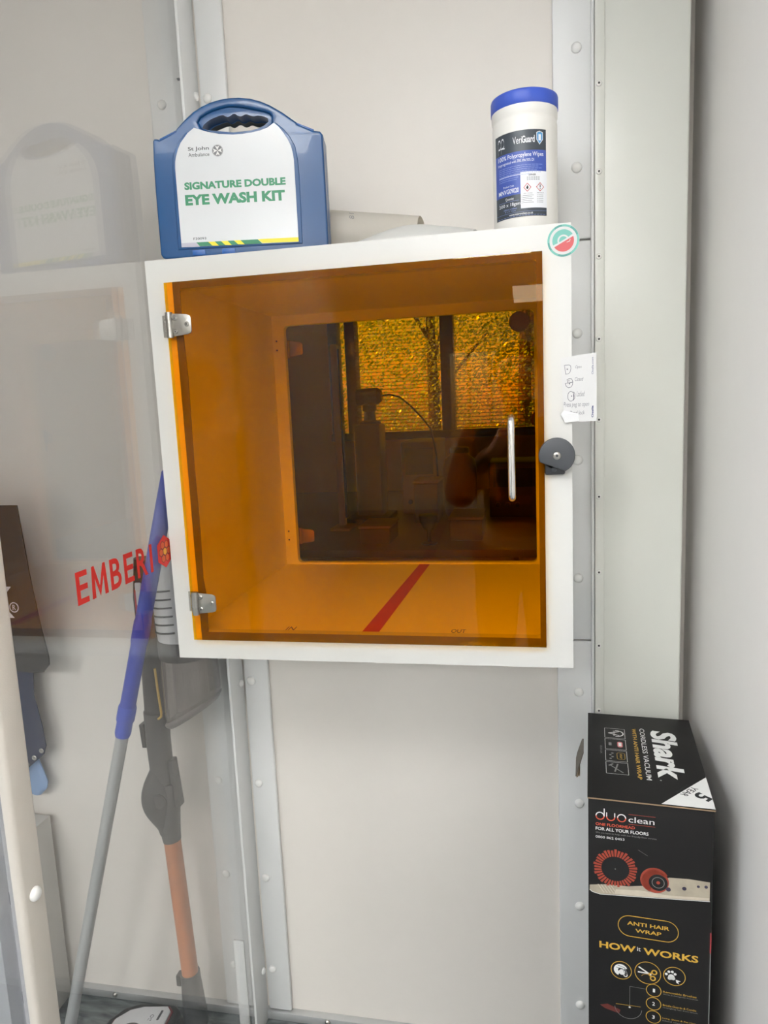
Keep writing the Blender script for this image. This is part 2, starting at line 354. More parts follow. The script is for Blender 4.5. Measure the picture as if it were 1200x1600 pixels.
pr.text('IN', .198, .024, .214, .044, INK, 1); pr.text('OUT', .497, .026, .522, .046, INK, 1); pr.build('handwriting', h)
def hinge(parent, x, z, y, back=False):
    """stainless hinge: leaf on the frame, knuckle, tapered leaf on the door"""
    s = 1 if not back else -1
    hg = MB()
    ky = y-.0150*s
    hg.tube([(x, ky, z-.021), (x, ky, z+.021)], .0050, 14)
    o = hg.build('hinge', STEEL, parent)
    k = MB()
    for i in range(3): k.tube([(x, ky, z-.0205+i*.0142), (x, ky, z-.0205+i*.0142+.0126)], .0060, 14)
    k.build('knuckle', STEEL, o)
    v, f = plate([[(x-.019, z-.018), (x-.005, z-.018), (x-.005, z+.018), (x-.019, z+.018)]], .0022, .0006, 1)
    MB().add(v, f, Matrix.Translation((0, y-.0012*s+(.0 if back else 0), 0)) @ FXZ).build('frame_leaf', STEEL, o)
    MB().box(min(x-.0075, x-.0055), x-.0050, min(y-.0012*s, ky), max(y-.0012*s, ky), z-.0175, z+.0175).build('leaf_fold', STEEL, o, smooth=0)
    yd = y-.0115*s if not back else y+.0115
    v, f = plate([[(x+.003, z-.019), (x+.030, z-.0165), (x+.0365, z-.0145), (x+.0385, z-.011), (x+.0385, z+.011), (x+.0365, z+.0145), (x+.030, z+.0165), (x+.003, z+.019)]], .0024, .0006, 1)
    MB().add(v, f, Matrix.Translation((0, yd-.0016*s, 0)) @ FXZ).build('door_leaf', STEEL, o)
    for sx, sz in ((.010, .011), (.010, -.011), (.031, 0)):
        m = MB(); m.lathe([(.0042, 0), (.0042, .0008), (.003, .0018)], (x+sx, yd-.0028*s, z+sz), (0, -s, 0), 14); m.lathe([(.0014, .0018), (.0014, .0020)], (x+sx, yd-.0028*s, z+sz), (0, -s, 0), 6, mi=1)
        m.build('hinge_screw', [STEEL, DARKGREY], o)
    for sz in (.0105, -.0105):
        m = MB(); m.lathe([(.0042, 0), (.0042, .0008), (.003, .0018)], (x-.0125, y-.0023*s, z+sz), (0, -s, 0), 14); m.lathe([(.0014, .0018), (.0014, .0020)], (x-.0125, y-.0023*s, z+sz), (0, -s, 0), 6, mi=1)
        m.build('hinge_screw', [STEEL, DARKGREY], o)
# front door
d1 = MB().box(.0375, .657, -.0120, -.0020, 1.0385, 1.660).build('front_door', AMBER, h, smooth=0)
d1['label'] = 'see-through amber front door with bar handle'
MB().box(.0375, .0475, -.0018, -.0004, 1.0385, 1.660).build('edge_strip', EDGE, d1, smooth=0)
v, f = plate([[(.0480, 1.0350), (.0612, 1.0350), (.0612, 1.0500), (.0640, 1.112), (.0600, 1.15), (.0618, 1.24), (.0608, 1.36), (.0630, 1.50), (.0600, 1.60), (.0610, 1.6500), (.0610, 1.6620), (.0480, 1.6620)]], .0012)
MB().add(v, f, Matrix.Translation((0, -.0011, 0)) @ FXZ).build('seal', SEAL, d1, smooth=0)
for x0, x1, z0, z1 in ((.0613, .6479, 1.0350, 1.0500), (.0613, .6479, 1.6500, 1.6620), (.6480, .6572, 1.0350, 1.6620)): MB().box(x0, x1, -.0017, -.0005, z0, z1).build('seal', SEAL, d1, smooth=0)
HB, HT, HY = 1.2835, 1.4175, -.044
hp = [(.6065, -.0121, HT-.005), (.6065, -.032, HT-.005)]
for k in range(1, 6): a = math.radians(90*k/6); hp.append((.6065, -.032-.012*math.sin(a), HT-.005-.012*(1-math.cos(a))))
for k in range(9): hp.append((.6065, HY-.0012*math.sin(math.pi*k/8), HT-.017+(HB+.017-(HT-.017))*k/8))
for k in range(1, 6): a = math.radians(90*k/6); hp.append((.6065, -.032-.012*math.cos(a), HB+.005+.012*(1-math.sin(a))))
hp += [(.6065, -.032, HB+.005), (.6065, -.0121, HB+.005)]
MB().tube(hp, .0056, 14).build('handle', CHROME, d1)['label'] = 'vertical chrome bar handle'
hinge(h, .0435, 1.590, 0); hinge(h, .0475, 1.107, 0)
# rear door with its hinges, sticker and lock
d2 = MB().box(.043, .662, .5802, .5902, 1.0385, 1.660).build('rear_door', AMBER, h, smooth=0)
hinge(h, .0475, 1.592, .578, True); hinge(h, .0495, 1.116, .578, True)
m = MB()
for z in (1.610, 1.588, 1.134, 1.112): m.lathe([(.0022, 0), (.0016, .002)], (.030, .5598, z), (0, -1, 0), 8)
o = m.build('screw_tips', INK, h); o['kind'] = 'stuff'
# latches: D-shaped turning disc on a base
def latch(parent, x, z, y, s, rot, name):
    bs = MB().lathe([(.0215, 0), (.0215, .0118), (.0205, .0125)], (x-.001, y, z-.001), (0, -s, 0), 28).build(name, M('black grey plastic', (48, 50, 54), .45), parent, smooth=40)
    MB().box(-.018, .013, 0, .0125, -.031, -.004, O=Vector((x, y if s > 0 else y+.0, z)), X=Vector((1, 0, 0)), Y=Vector((0, -s, 0)), Z=Vector((0, 0, 1))).build('latch_base', M('black grey plastic', (48, 50, 54), .45), bs, bevel=.003)
    pts = []
    for k in range(41):
        t = math.radians(-62+(360-97)*k/40); pts.append((.0275*math.cos(t), .0275*math.sin(t)))
    pts = [(p[0]*math.cos(rot)-p[1]*math.sin(rot), p[0]*math.sin(rot)+p[1]*math.cos(rot)) for p in pts]
    v, f = plate([pts], .012, .0016, 2)
    dk = MB().add(v, f, Matrix.Translation((x, y-s*.0195, z)) @ FXZ).build('latch_disc', DARKGREY, bs)
    m = MB(); m.lathe([(.0062, 0), (.0062, .0015), (.005, .0026), (.0028, .003)], (x, y-s*.0250, z), (0, -s, 0), 18); m.lathe([(.0022, .0031), (.0022, .0034)], (x, y-s*.0250, z), (0, -s, 0), 6, mi=1)
    m.build('latch_screw', [STEEL, DARKGREY], bs)
    m = MB(); m.lathe([(.0042, 0), (.0042, .001), (.003, .0016)], (x-.004, y-s*.0125, z-.0225), (0, -s, 0), 14); m.build('base_screw', DARKGREY, bs)
latch(h, .6755, 1.352, 0, 1, 0, 'latch')
latch(h, .6700, 1.392, .578, -1, 0, 'latch')
# round stickers
TEAL = M('teal print', (112, 182, 170), .45); CORAL = M('coral red print', (202, 88, 90), .45)
def sticker(parent, x, z, y, R, rot, flip=False, film=('clear sticker film', (214, 226, 222))):
    fn = XZ(y, x, z) if not flip else flat((x, y, z), (-1, 0, 0), (0, 0, 1))
    q = Print(fn); g = math.degrees(rot)
    q.disc(0, 0, R, M(*film, .3), 1); q.ring(0, 0, R*.85, R*.985, TEAL, 2, 0, 360, 40); q.disc(0, 0, R*.85, PAPER, 2)
    for a0, a1 in ((20, 60), (95, 125), (185, 215), (250, 300)): q.ring(0, 0, R*.86, R*.975, M('deep teal print', (84, 150, 142), .45), 3, a0, a1, 8)
    q.ring(0, 0, R*.36, R*.68, TEAL, 3, g+5, g+175, 20); q.disc(0, 0, R*.26, TEAL, 3, g+6, g+174, 14); q.disc(0, -R*.02, R*.66, CORAL, 3, g+185, g+355, 20)
    q.line([(R*.22, -R*.12), (R*.40, -R*.06)], R*.04, PAPER, 4); q.line([(R*.40, -R*.06), (R*.42, R*.06)], R*.04, PAPER, 4)
    return q.build('round_sticker', parent, False)
sticker(h, .6885, 1.6745, -.0003, .0238, math.radians(27))
sticker(h, .618, 1.6225, .5905, .0235, math.radians(90), True, ('grey green sticker back', (104, 124, 96)))

# paper note at the hatch edge
def curl(u, v):        # the lower left corner lifts off
    d = max(0, (.014-u)/.014)*max(0, (.035-v)/.035); return .0012+.012*d*d
nb = MB(); NU, NV = 10, 14; OUT = [(.0005, .0), (.0535, .0)]
def npt(i, j, off):
    v = j/NV; u = i/NU
    left = .0035-.0035*v; x = left+(.0528-left)*u+.0008*(1-v); z = -.0005+(.0985+.0055*u+.0005)*v
    return Vector((.6835+x, -curl(x, z)-off, 1.4025+z))
for off in (0, .00025):
    for j in range(NV+1):
        for i in range(NU+1): nb.v.append(npt(i, j, off))
n1 = (NU+1)*(NV+1)
for j in range(NV):
    for i in range(NU):
        a = j*(NU+1)+i; q = (a, a+1, a+NU+2, a+NU+1); nb.face(q); nb.face([n1+k for k in reversed(q)])
for i in range(NU):
    nb.face((i, n1+i, n1+i+1, i+1)); a = NV*(NU+1)+i; nb.face((a, a+1, n1+a+1, n1+a))
for j in range(NV):
    a = j*(NU+1); c = a+NU+1; nb.face((a, c, n1+c, n1+a)); a += NU; c += NU; nb.face((a, n1+a, n1+c, c))
note = tag(nb.build('paper_note', PAPER), 'white handwritten paper note sticking out past the right edge of the hatch', 'note')
PEN = M('grey ballpoint ink', (96, 98, 112), .6); NAVY = M('navy print', (48, 62, 120), .6)
q = Print(lambda u, v, hh: Vector((.6835+u, -.0017-hh, 1.4025+v)))
def px(x, y): return ((x-210)/12.31*.00094+.0052, .1005-(y-140)/12.31*.00094)
q.line([px(*p) for p in [(212, 318), (300, 312), (335, 335), (340, 390), (325, 450), (290, 488), (236, 497), (225, 400)]], .0006, PEN, 1, True)
q.disc(*px(268, 398), .0010, PEN)
q.line([px(*p) for p in [(275, 670), (262, 605), (300, 588), (350, 592), (375, 640), (370, 660), (275, 675)]], .0006, PEN, 1); q.line([px(*p) for p in [(378, 655), (225, 682), (245, 740), (290, 770), (340, 755), (368, 715), (375, 660)]], .0006, PEN)
q.disc(*px(310, 690), .0009, PEN); q.disc(*px(300, 630), .0007, PEN)
q.line([px(335+62*math.cos(t*.2618), 942+98*math.sin(t*.2618)) for t in range(24)], .0006, PEN, 1, True)
q.line([px(385, 855), px(392, 1015)], .0006, PEN); q.line([px(395, 860), px(418, 900), px(412, 980), px(380, 1030)], .0006, PEN); q.disc(*px(350, 938), .0009, PEN)
for body, a in (('Open', (425, 330, 545, 405)), ('Closed', (415, 565, 580, 640)), ('Locked', (450, 845, 605, 950)), ('Press peg to open', (190, 1060, 690, 1180)), ('Dead lock', (310, 1235, 605, 1315))):
    (u0, v1), (u1, v0) = px(a[0], a[1]), px(a[2], a[3]); q.text(body, u0, v0, u1, v1, PEN, 1, -.012, .25)
u0, v1 = px(742, 185); u1, v0 = px(778, 520); q.text('Ossila.com', u0, v0, u1, v1, NAVY, 1, 0, 0, 90)
u0, v1 = px(738, 1145); u1, v0 = px(778, 1385); q.text('Ossila', u0, v0, u1, v1, NAVY, 1, .03, 0, 90)
q.build('handwriting', note)
q = Print(lambda u, v, hh: Vector((.6835+u, -.0013-hh-curl(u, v)*.9, 1.4025+v))); q.poly([(-.001, .012), (.004, .018), (.026, .012), (.027, .001), (.006, -.001)], M('clear tape', (228, 229, 229), .25), .5); q.build('tape_piece', note, False)

# ================================================================== EYE WASH CASE
a = math.radians(9.5)
KX, KY, KO = Vector((math.cos(a), math.sin(a), 0)), Vector((-math.sin(a), math.cos(a), 0)), Vector((.030, .0005, 1.70))
BLUE = M('translucent blue plastic', (18, 74, 126), .3, var=.1, scale=9, coat=.2); BLUE2 = M('brighter blue plastic', (26, 86, 158), .32); GRIP = M('dark slate grip', (74, 84, 92), .55)
k = thing('eye_wash_case', 'blue plastic eye wash case with a carry handle standing on the hatch top', 'case')
outline = [(0, .0085), (0, .120), (.001, .158), (.0027, .1888), (.0056, .1921), (.012, .1912), (.0140, .1896), (.0419, .2017), (.0437, .2058), (.058, .2185), (.0726, .2296), (.0870, .2372), (.1018, .2429), (.1185, .2466), (.1359, .2482), (.1500, .2480), (.1683, .2455), (.1859, .2402), (.2010, .2332), (.2200, .2215), (.2343, .2110), (.2427, .2048), (.2436, .2020), (.2687, .1910), (.2799, .1892), (.2843, .1837), (.2846, .1036), (.2843, .0085), (.2817, .0035), (.276, .001), (.009, .001), (.003, .0035)]
recess = [(.0797, .2136), (.0845, .2211), (.0950, .2265), (.1064, .2304), (.119, .2335), (.1321, .2355), (.1488, .2340), (.1682, .2300), (.1902, .2245), (.1990, .2210), (.2023, .2161), (.2025, .2069), (.1926, .1990), (.1800, .1952), (.1655, .1928), (.1372, .1915), (.1037, .1958), (.0844, .2038)]
hole = [(.0840, .2040), (.0870, .2105), (.0937, .2158), (.1010, .2195), (.1084, .2219), (.1160, .2243), (.1227, .2248), (.1262, .2225), (.1295, .2215), (.1330, .2228), (.1367, .2250), (.1402, .2258), (.1438, .2246), (.1470, .2222), (.1505, .2212), (.1540, .2222), (.1577, .2238), (.1612, .2240), (.1647, .2226), (.1690, .2208), (.1729, .2202), (.1785, .2212), (.1843, .2204), (.1920, .2180), (.1966, .2151), (.1975, .2085), (.1886, .2022), (.1780, .1982), (.1657, .1959), (.1374, .1946), (.1094, .1980), (.0930, .2005)]
FK = frame(KO, KX, (0, 0, 1))
TOK = lambda d: Matrix.Translation(KY*d) @ FK
v, f = plate([outline, recess], .026, .0035, 3); MB().add(v, f, TOK(.0140)).build('front_shell', BLUE, k, smooth=50)
v, f = plate([outline, recess], .030, .0035, 3); MB().add(v, f, TOK(.0440)).build('rear_shell', BLUE, k, smooth=50)
v, f = plate([recess, hole], .030, .0015, 2); MB().add(v, f, TOK(.0200)).build('handle_recess', BLUE, k, smooth=50)
v, f = plate([recess, hole], .018, .001, 2); MB().add(v, f, TOK(.0450)).build('handle_grip', GRIP, k, smooth=50)
for pts in ([(.0125, .1885), (.0135, .1925), (.0425, .2045), (.0425, .1995)], [(.2425, .2050), (.2415, .2005), (.2680, .1895), (.2695, .1935)]):
    v, f = plate([pts], .024, .0008, 1); MB().add(v, f, TOK(.0165)).build('hinge_tab', BLUE2, k)
for x in (.055, .105): MB().box(x, x+.022, -.0022, .001, .0035, .0125, O=KO, X=KX, Y=KY, Z=Vector((0, 0, 1))).build('catch', BLUE2, k, bevel=.001)
panel = [(.0600, .1985), (.0800, .1955), (.1037, .1918), (.1372, .1880), (.1655, .1890), (.1926, .1950), (.2080, .2055), (.2200, .1960), (.2299, .1835), (.2380, .1680), (.2413, .1460), (.2423, .1165), (.2410, .0145), (.0310, .0145), (.0325, .1434), (.0355, .1645), (.0450, .1830)]
v, f = plate([panel], .0030, .0012, 2); MB().add(v, f, TOK(.0005)).build('raised_panel', BLUE, k, smooth=50)
LBL = M('glossy white label', (206, 209, 211), .22, var=.02, scale=12, bump=.25, bscale=28)
GREEN = M('green print', (38, 128, 88), .4); SIGY = M('yellow print', (232, 216, 46), .4); LILAC = M('grey lilac print', (176, 174, 188), .4); DGREY = M('charcoal print', (58, 58, 62), .5); MGREY = M('mid grey print', (128, 130, 132), .5)
label = [(.0628, .1965), (.0739, .2040), (.0820, .2012), (.0925, .1974), (.1140, .1924), (.1372, .1902), (.1530, .1904), (.1682, .1918), (.1820, .1940), (.1939, .1975), (.2057, .2047), (.2135, .1975), (.2201, .1890), (.2265, .1785), (.2314, .1674), (.2338, .1560), (.2348, .1461), (.2349, .1275), (.2349, .0170), (.0376, .0180), (.0376, .1431), (.0385, .1530), (.0407, .1616), (.0445, .1720), (.0501, .1823)]
v, f = plate([label], .0008); MB().add(v, f, TOK(-.0016)).build('label', LBL, k, smooth=0)
q = Print(flat(KO-KY*.0020, KX, (0, 0, 1)))
q.text('St John', .0611, .1672, .0959, .1746, DGREY, 1, .012); q.text('Ambulance', .0612, .1592, .0960, .1652, DGREY, 1, .004)
q.disc(.1100, .1668, .0092, M('emblem grey', (112, 113, 116), .45), 1, n=36); q.ring(.1100, .1668, .0085, .0088, PAPER, 2)
for g in range(4):
    c, s_ = math.cos(g*math.pi/2+math.pi/4*0), math.sin(g*math.pi/2)
    q.poly([(.1100+c*x-s_*y, .1668+s_*x+c*y) for x, y in ((.0004, 0), (.0074, .0036), (.0060, 0), (.0074, -.0036))], PAPER, 3)
q.text('SIGNATURE DOUBLE', .0504, .1080, .2192, .1200, GREEN, 1, .048); q.text('EYE WASH KIT', .0500, .0834, .2168, .1004, GREEN, 1, .05); q.text('F30093', .0587, .0284, .0803, .0323, DGREY, 1, .01)
def stripe(a0, a1, b0, b1, m, lay=1): q.poly([(a0, .0245), (a1, .0243), (b1, .0172), (b0, .0180)], m, lay)
stripe(.0378, .0630, .0376, .0683, LILAC); stripe(.0630, .1665, .0683, .1740, GREEN); stripe(.1665, .2349, .1742, .2349, SIGY, 2)
for x in (.0830, .1046, .1264): stripe(x, x+.0112, x+.0068, x+.0180, SIGY, 2)
q.build('label_print', k)

# ================================================================== WIPES CANISTER
c = thing('wipes_canister', 'white wipes canister with a blue lid standing on the right of the hatch top', 'canister')
CX, CY, CR = .634, .090, .0512
WP = M('white moulded plastic', (238, 236, 230), .38)
MB().lathe([(.048, .0), (.0502, .002), (.0512, .005), (.0512, .168), (.0508, .171), (.0500, .173), (.0503, .176), (.0515, .179), (.0520, .183), (.0520, .191)], (CX, CY, 1.70), n=56).build('canister_body', WP, c, smooth=50)
MB().lathe([(.0522, .1905), (.0530, .1915), (.0530, .2085), (.0522, .2110), (.0495, .2125), (.042, .2128)], (CX, CY, 1.70), n=56).build('lid', M('royal blue plastic lid', (62, 92, 196), .4), c, smooth=45)
# label wraps round: u is the angle seen from the front (x position), v the height
PHI0 = math.atan2(CY+1.1537, CX-.6269)      # towards the viewer
def cyl(u, v, hh):
    x = max(-.9999, min(.9999, u)); t = math.asin(x); r = CR+.0003+hh
    ang = -math.pi/2+t; return Vector((CX+r*math.cos(ang), CY+r*math.sin(ang), 1.70+v))
q = Print(cyl, .00016)
SL = M('slate print', (58, 66, 74), .35); COB = M('cobalt print', (64, 88, 172), .35); WH = M('white print', (236, 238, 242), .4); PALE = M('pale blue print', (140, 158, 214), .4); SKY = M('shield blue print', (88, 160, 214), .35); DIA = M('hazard red print', (188, 62, 70), .4)
UL, UR = -.88, .62
q.rect(UL, .121, UR, .151, SL, 1, 28); q.rect(UL, .058, UR, .121, COB, 1, 28); q.rect(UL, .024, UR, .058, SL, 1, 28)
q.rect(-.145, .036, UR+.01, .090, WH, 2, 14)
q.text('100% Polypropylene Wipes', -.80, .1100, .54, .1185, WH, 2, .006); q.text('Impregnated with 70% IPA/30% DI', -.80, .1035, .26, .1090, WH, 2, .0)
q.text('Veri', -.36, .1320, -.09, .1425, WH, 2, -.006); q.text('Guard', -.09, .1320, .29, .1425, WH, 2, .02)
q.poly([(.34, .1465), (.43, .1485), (.53, .1465), (.53, .1360), (.43, .1285), (.34, .1360)], WH, 2); q.poly([(.355, .1455), (.43, .1472), (.515, .1455), (.515, .1365), (.43, .1300), (.355, .1365)], SKY, 3); q.text('1', .40, .1345, .47, .1435, WH, 4, .03)
for x0, x1 in ((-.80, -.72), (-.70, -.62)):      # looped double-p mark
    q.line([(x0, .1240), (x0, .1400), (x0+.02, .1440), (x1-.02, .1440), (x1, .1400), (x1, .1340), (x1-.02, .1310), (x0+.02, .1310)], .0022, WH, 2)
q.line([(-.72, .1310), (-.60, .1300)], .0018, WH, 2)
for i, (z, u1) in enumerate(((.1000, .52), (.0972, .40), (.0944, .50), (.0916, .36), (.0888, .48), (.0860, .20), (.0832, -.20), (.0804, -.25))):
    for j in range(12):
        p0 = -.78+(u1+.78)*j/12; q.rect(p0, z-.0003, p0+(u1+.78)/12*.86, z+.0004, PALE, 2, 2)
q.rect(-.78, .0866, -.10, .0873, WH, 3, 8)
q.text('Product Code', -.66, .0705, -.34, .0735, WH, 2); q.text('MNVG09020', -.80, .0610, -.20, .0680, WH, 2, .01)
q.text('Quantity', -.60, .0500, -.35, .0550, WH, 2); q.rect(-.80, .0490, -.20, .0494, PALE, 2, 8)
q.text('200 x 18gsm', -.80, .0405, -.16, .0470, WH, 2, .004); q.text('200mm x 200mm', -.66, .0365, -.26, .0390, PALE, 2); q.text("8'' x 8'' Wipes", -.62, .0330, -.30, .0355, PALE, 2)
q.rect(UL, .0312, UR, .0315, PALE, 2, 20); q.text('www.micronclean.co.uk', -.50, .0272, .22, .0302, WH, 2, .01)
for j in range(16): q.rect(-.84+j*.09, .0255, -.84+j*.09+.07, .0260, PALE, 2, 2)
q.text('DANGER', .10, .0835, .31, .0862, INK, 3, .02)
for z in (.0812, .0793, .0774):
    for j in range(6): q.rect(.04+j*.066, z-.0004, .04+j*.066+.05, z+.0004, MGREY, 3)
for cu, cz in ((.055, .0665), (.43, .0665)):
    for m_, r, l in ((DIA, 1.0, 3), (WH, .78, 4)): q.poly([(cu-.118*r, cz), (cu, cz-.0068*r), (cu+.118*r, cz), (cu, cz+.0068*r)], m_, l)
q.poly([(.035, .0640), (.02, .0665), (.045, .0680), (.055, .0705), (.07, .0685), (.09, .0665), (.075, .0640)], INK, 5)
q.rect(.418, .0658, .442, .0700, INK, 5); q.rect(.418, .0635, .442, .0647, INK, 5)
q.text('HIGHLY FLAMMABLE', -.06, .0570, .20, .0585, INK, 3); q.text('IRRITANT', .34, .0570, .54, .0585, INK, 3)
for i in range(5):
    q.rect(-.12, .0540-i*.0026, -.10, .0550-i*.0026, MGREY, 3); q.rect(-.085, .0542-i*.0026, .24-(i % 2)*.05, .0549-i*.0026, MGREY, 3, 6); q.rect(.34, .0542-i*.0026, .38, .0549-i*.0026, MGREY, 3); q.rect(.39, .0542-i*.0026, .52, .0549-i*.0026, MGREY, 3)
q.build('label', c)

# ================================================================== PAPERS ON THE HATCH TOP
rl = thing('paper_roll', 'loose white paper roll lying on the hatch top right of the blue case', 'paper')
pts = []
rb = MB(); n = 46
P0, P1 = Vector((.290, .180, 1.7005)), Vector((.452, .168, 1.7005)); ax = (P1-P0).normalized(); sd = Vector((0, 0, 1)).cross(ax)
R0, R1 = .050, .036
for off in (0, .0006):
    for P, R in ((P0, R0), (P1, R1)):
        for k_ in range(n+1):
            t = math.radians(-60+430*k_/n); rr = R*(1-.10*k_/n)-off
            rb.v.append(P+Vector((0, 0, R))+sd*(rr*math.cos(t)*1.15)+Vector((0, 0, 1))*(rr*math.sin(t)))
m_ = n+1
for L in (0, 2*m_):
    for k_ in range(n): rb.face((L+k_, L+k_+1, L+m_+k_+1, L+m_+k_))
for k_ in range(n): rb.face((k_, 2*m_+k_, 2*m_+k_+1, k_+1)); rb.face((m_+k_, m_+k_+1, 3*m_+k_+1, 3*m_+k_))
rb.face((0, m_, 3*m_, 2*m_)); rb.face((n, 2*m_+n, 3*m_+n, m_+n))
rb.build('sheet', M('off white paper', (242, 238, 230), .75, thin=.5), rl, smooth=60)
q = Print(flat(P0+ax*.045-sd*.0545+Vector((0, 0, .066)), ax, (0, 0, 1))); q.text('81', 0, 0, .009, .011, M('faint grey print', (170, 168, 166), .7), 1, 0, .2, 90) ; q.build('pencil_mark', rl)
fb = MB(); NX, NY = 20, 8
for off in (0, .0008):
    for i in range(NX+1):
        for j in range(NY+1):
            u, v = i/NX, j/NY
            hgt = (.036*math.sin(math.pi*min(1, u*.80+.12))**1.2+.010*max(0, u-.70)/.3)*math.sin(math.pi*.62*v)
            fb.v.append(Vector((.345+.205*u+.008*v, .022+.082*v-.006*u, 1.7014+hgt-off*.6)))
m_ = (NX+1)*(NY+1)
for i in range(NX):
    for j in range(NY):
        a_ = i*(NY+1)+j; fb.face((a_, a_+NY+1, a_+NY+2, a_+1)); fb.face((m_+a_, m_+a_+1, m_+a_+NY+2, m_+a_+NY+1))
for i in range(NX): a_ = i*(NY+1); fb.face((a_, m_+a_, m_+a_+NY+1, a_+NY+1)); a_ += NY; fb.face((a_, a_+NY+1, m_+a_+NY+1, m_+a_))
for j in range(NY): fb.face((j, j+1, m_+j+1, m_+j)); a_ = NX*(NY+1)+j; fb.face((a_, m_+a_, m_+a_+1, a_+1))
tag(fb.build('folded_sheet', M('smooth white sheet', (244, 244, 241), .5, thin=.4), smooth=60), 'smooth bulging white sheet lying on the hatch top left of the canister', 'paper')

# ================================================================== VACUUM CARTON
bx = thing('vacuum_carton', 'tall black printed vacuum cleaner carton standing against the right wall', 'box')
a = math.radians(-5); BX, BY, BO = Vector((math.cos(a), math.sin(a), 0)), Vector((-math.sin(a), math.cos(a), 0)), Vector((.717, -.072, 0)); UZ = Vector((0, 0, 1))
CARD = M('matt black printed card', (22, 21, 21), .55, var=.12, scale=14, spec=.3); KRAFT = M('brown card edge', (150, 126, 98), .8); CARD2 = M('worn brown black card', (92, 86, 78), .6, var=.25)
BW, BD, BH = .1835, .312, .818
MB().box(0, BW, 0, BD, .0005, BH-.004, O=BO, X=BX, Y=BY, Z=UZ).build('carton_body', CARD, bx, bevel=.0015)
MB().box(-.001, BW+.001, -.003, BD-.002, BH-.0035, BH-.0015, O=BO, X=BX, Y=BY, Z=UZ).build('lid_board', KRAFT, bx, smooth=0)
MB().box(-.0012, BW+.0012, -.0032, BD-.002, BH-.0014, BH, O=BO, X=BX, Y=BY, Z=UZ).build('top_flap', CARD, bx, bevel=.0004)
v, f = plate([[(0, 0), (.072, -.002), (.080, .006), (.076, .034), (.066, .042), (.006, .044)]], .0016)
MB().add(v, f, frame(BO+BX*(-.0215)+BY*.140+UZ*(BH-.046), BY, Vector((.30, 0, 1)))).build('side_flap', CARD2, bx, smooth=0)
v, f = plate([[(.006, .0), (.045, -.028), (.062, -.004), (.0, .0)]], .0014)
MB().add(v, f, frame(BO+BX*(-.0150)+BY*.135+UZ*(BH-.042), BY, Vector((.22, 0, 1)))).build('torn_board', KRAFT, bx, smooth=0)
GOLD = M('gold print', (202, 160, 58), .45); WHP = M('white print on card', (226, 226, 224), .5); SALM = M('orange red print', (206, 84, 58), .5); GREYP = M('grey fine print', (128, 128, 126), .5); SAND = M('sand print', (168, 158, 140), .5, var=.25, scale=60); SAND2 = M('pale sand print', (196, 186, 168), .5, var=.2, scale=90); BERRY = M('blueberry print', (52, 46, 68), .5); BRUSH = M('brush red print', (152, 62, 44), .5, var=.25, scale=80); COAL = M('coal print', (16, 16, 17), .5)
q = Print(flat(BO, BX, UZ))
for i, (u0, u1, ch) in enumerate(((.0113, .0245, 'd'), (.0275, .0405, 'u'), (.0435, .0570, 'o'))):
    q.ring((u0+u1)/2, .7855, .0052, .0068, SALM, 1, 180, 360, 16); q.ring((u0+u1)/2, .7855, .0052, .0068, WHP, 1, 0, 180, 16) if ch != 'u' else None
q.rect(.0235, .7850, .0250, .7985, WHP, 1); q.rect(.0272, .7855, .0287, .7925, WHP, 1); q.rect(.0392, .7855, .0407, .7925, WHP, 1)
q.text('clean', .0605, .7800, .0985, .7895, WHP, 1); q.rect(.0605, .7930, .0998, .7934, SALM, 1); q.rect(.0605, .7765, .0998, .7769, SALM, 1)
q.text('ONE FLOORHEAD', .0113, .7690, .0700, .7738, SALM, 1, .015); q.text('FOR ALL YOUR FLOORS', .0113, .7610, .0901, .7664, WHP, 1, .015)
q.text('We are here to help with our friendly floor service.', .0113, .7548, .1026, .7582, GREYP, 1); q.text('0800 862 0453', .0113, .7475, .0545, .7515, WHP, 1)
# picture panel: rug, brush rollers, berries
q.poly([(.0020, .6545), (.0080, .6520), (.0178, .6506), (.0700, .6545), (.1794, .6640), (.1794, .6955), (.1500, .6965), (.1210, .6945), (.0900, .6760), (.0600, .6700), (.0300, .6690), (.0022, .6640)], SAND, 1)
q.poly([(.0400, .6540), (.0700, .6552), (.1790, .6648), (.1790, .6690), (.1200, .6640), (.0800, .6660), (.0420, .6620)], SAND2, 2)
for u0 in (.015, .020, .025, .030, .035): q.line([(u0, .667), (u0+.009, .654)], .0011, SAND2, 2)
q.line([(.0022, .6560), (.0060, .6525), (.0178, .6500), (.0700, .6540), (.1796, .6634)], .0009, WHP, 3)
for k_ in range(36):
    t = k_/36*2*math.pi; r1 = .0325+.0012*math.sin(k_*2.3)
    if -1.9 < (t-2*math.pi if t > math.pi else t) < -.9: r1 *= .93
    q.poly([(.0411+.0205*math.cos(t-.062), .6975+.0205*math.sin(t-.062)), (.0411+r1*math.cos(t-.07), .6975+r1*math.sin(t-.07)), (.0411+r1*math.cos(t+.05), .6975+r1*math.sin(t+.05)), (.0411+.0205*math.cos(t+.062), .6975+.0205*math.sin(t+.062))], BRUSH, 2)
q.disc(.0411, .6975, .0212, COAL, 3); q.disc(.0411, .6975, .0010, GREYP, 4)
q.ring(.1000, .6865, .0, .0215, BRUSH, 2, 30, 250, 20); q.disc(.1010, .6850, .0198, BRUSH, 2); q.disc(.1050, .6835, .0140, COAL, 3); q.ring(.1050, .6835, .0085, .0095, GREYP, 4); q.disc(.1050, .6835, .0028, BRUSH, 4)
for u, v, r in ((.1200, .6745, .0036), (.1430, .6795, .0032), (.1630, .6860, .0022), (.1740, .6870, .0026)): q.disc(u, v, r, BERRY, 4, n=14)
q.line([(.0753, .7349), (.0892, .7267)], .0004, GREYP, 2)
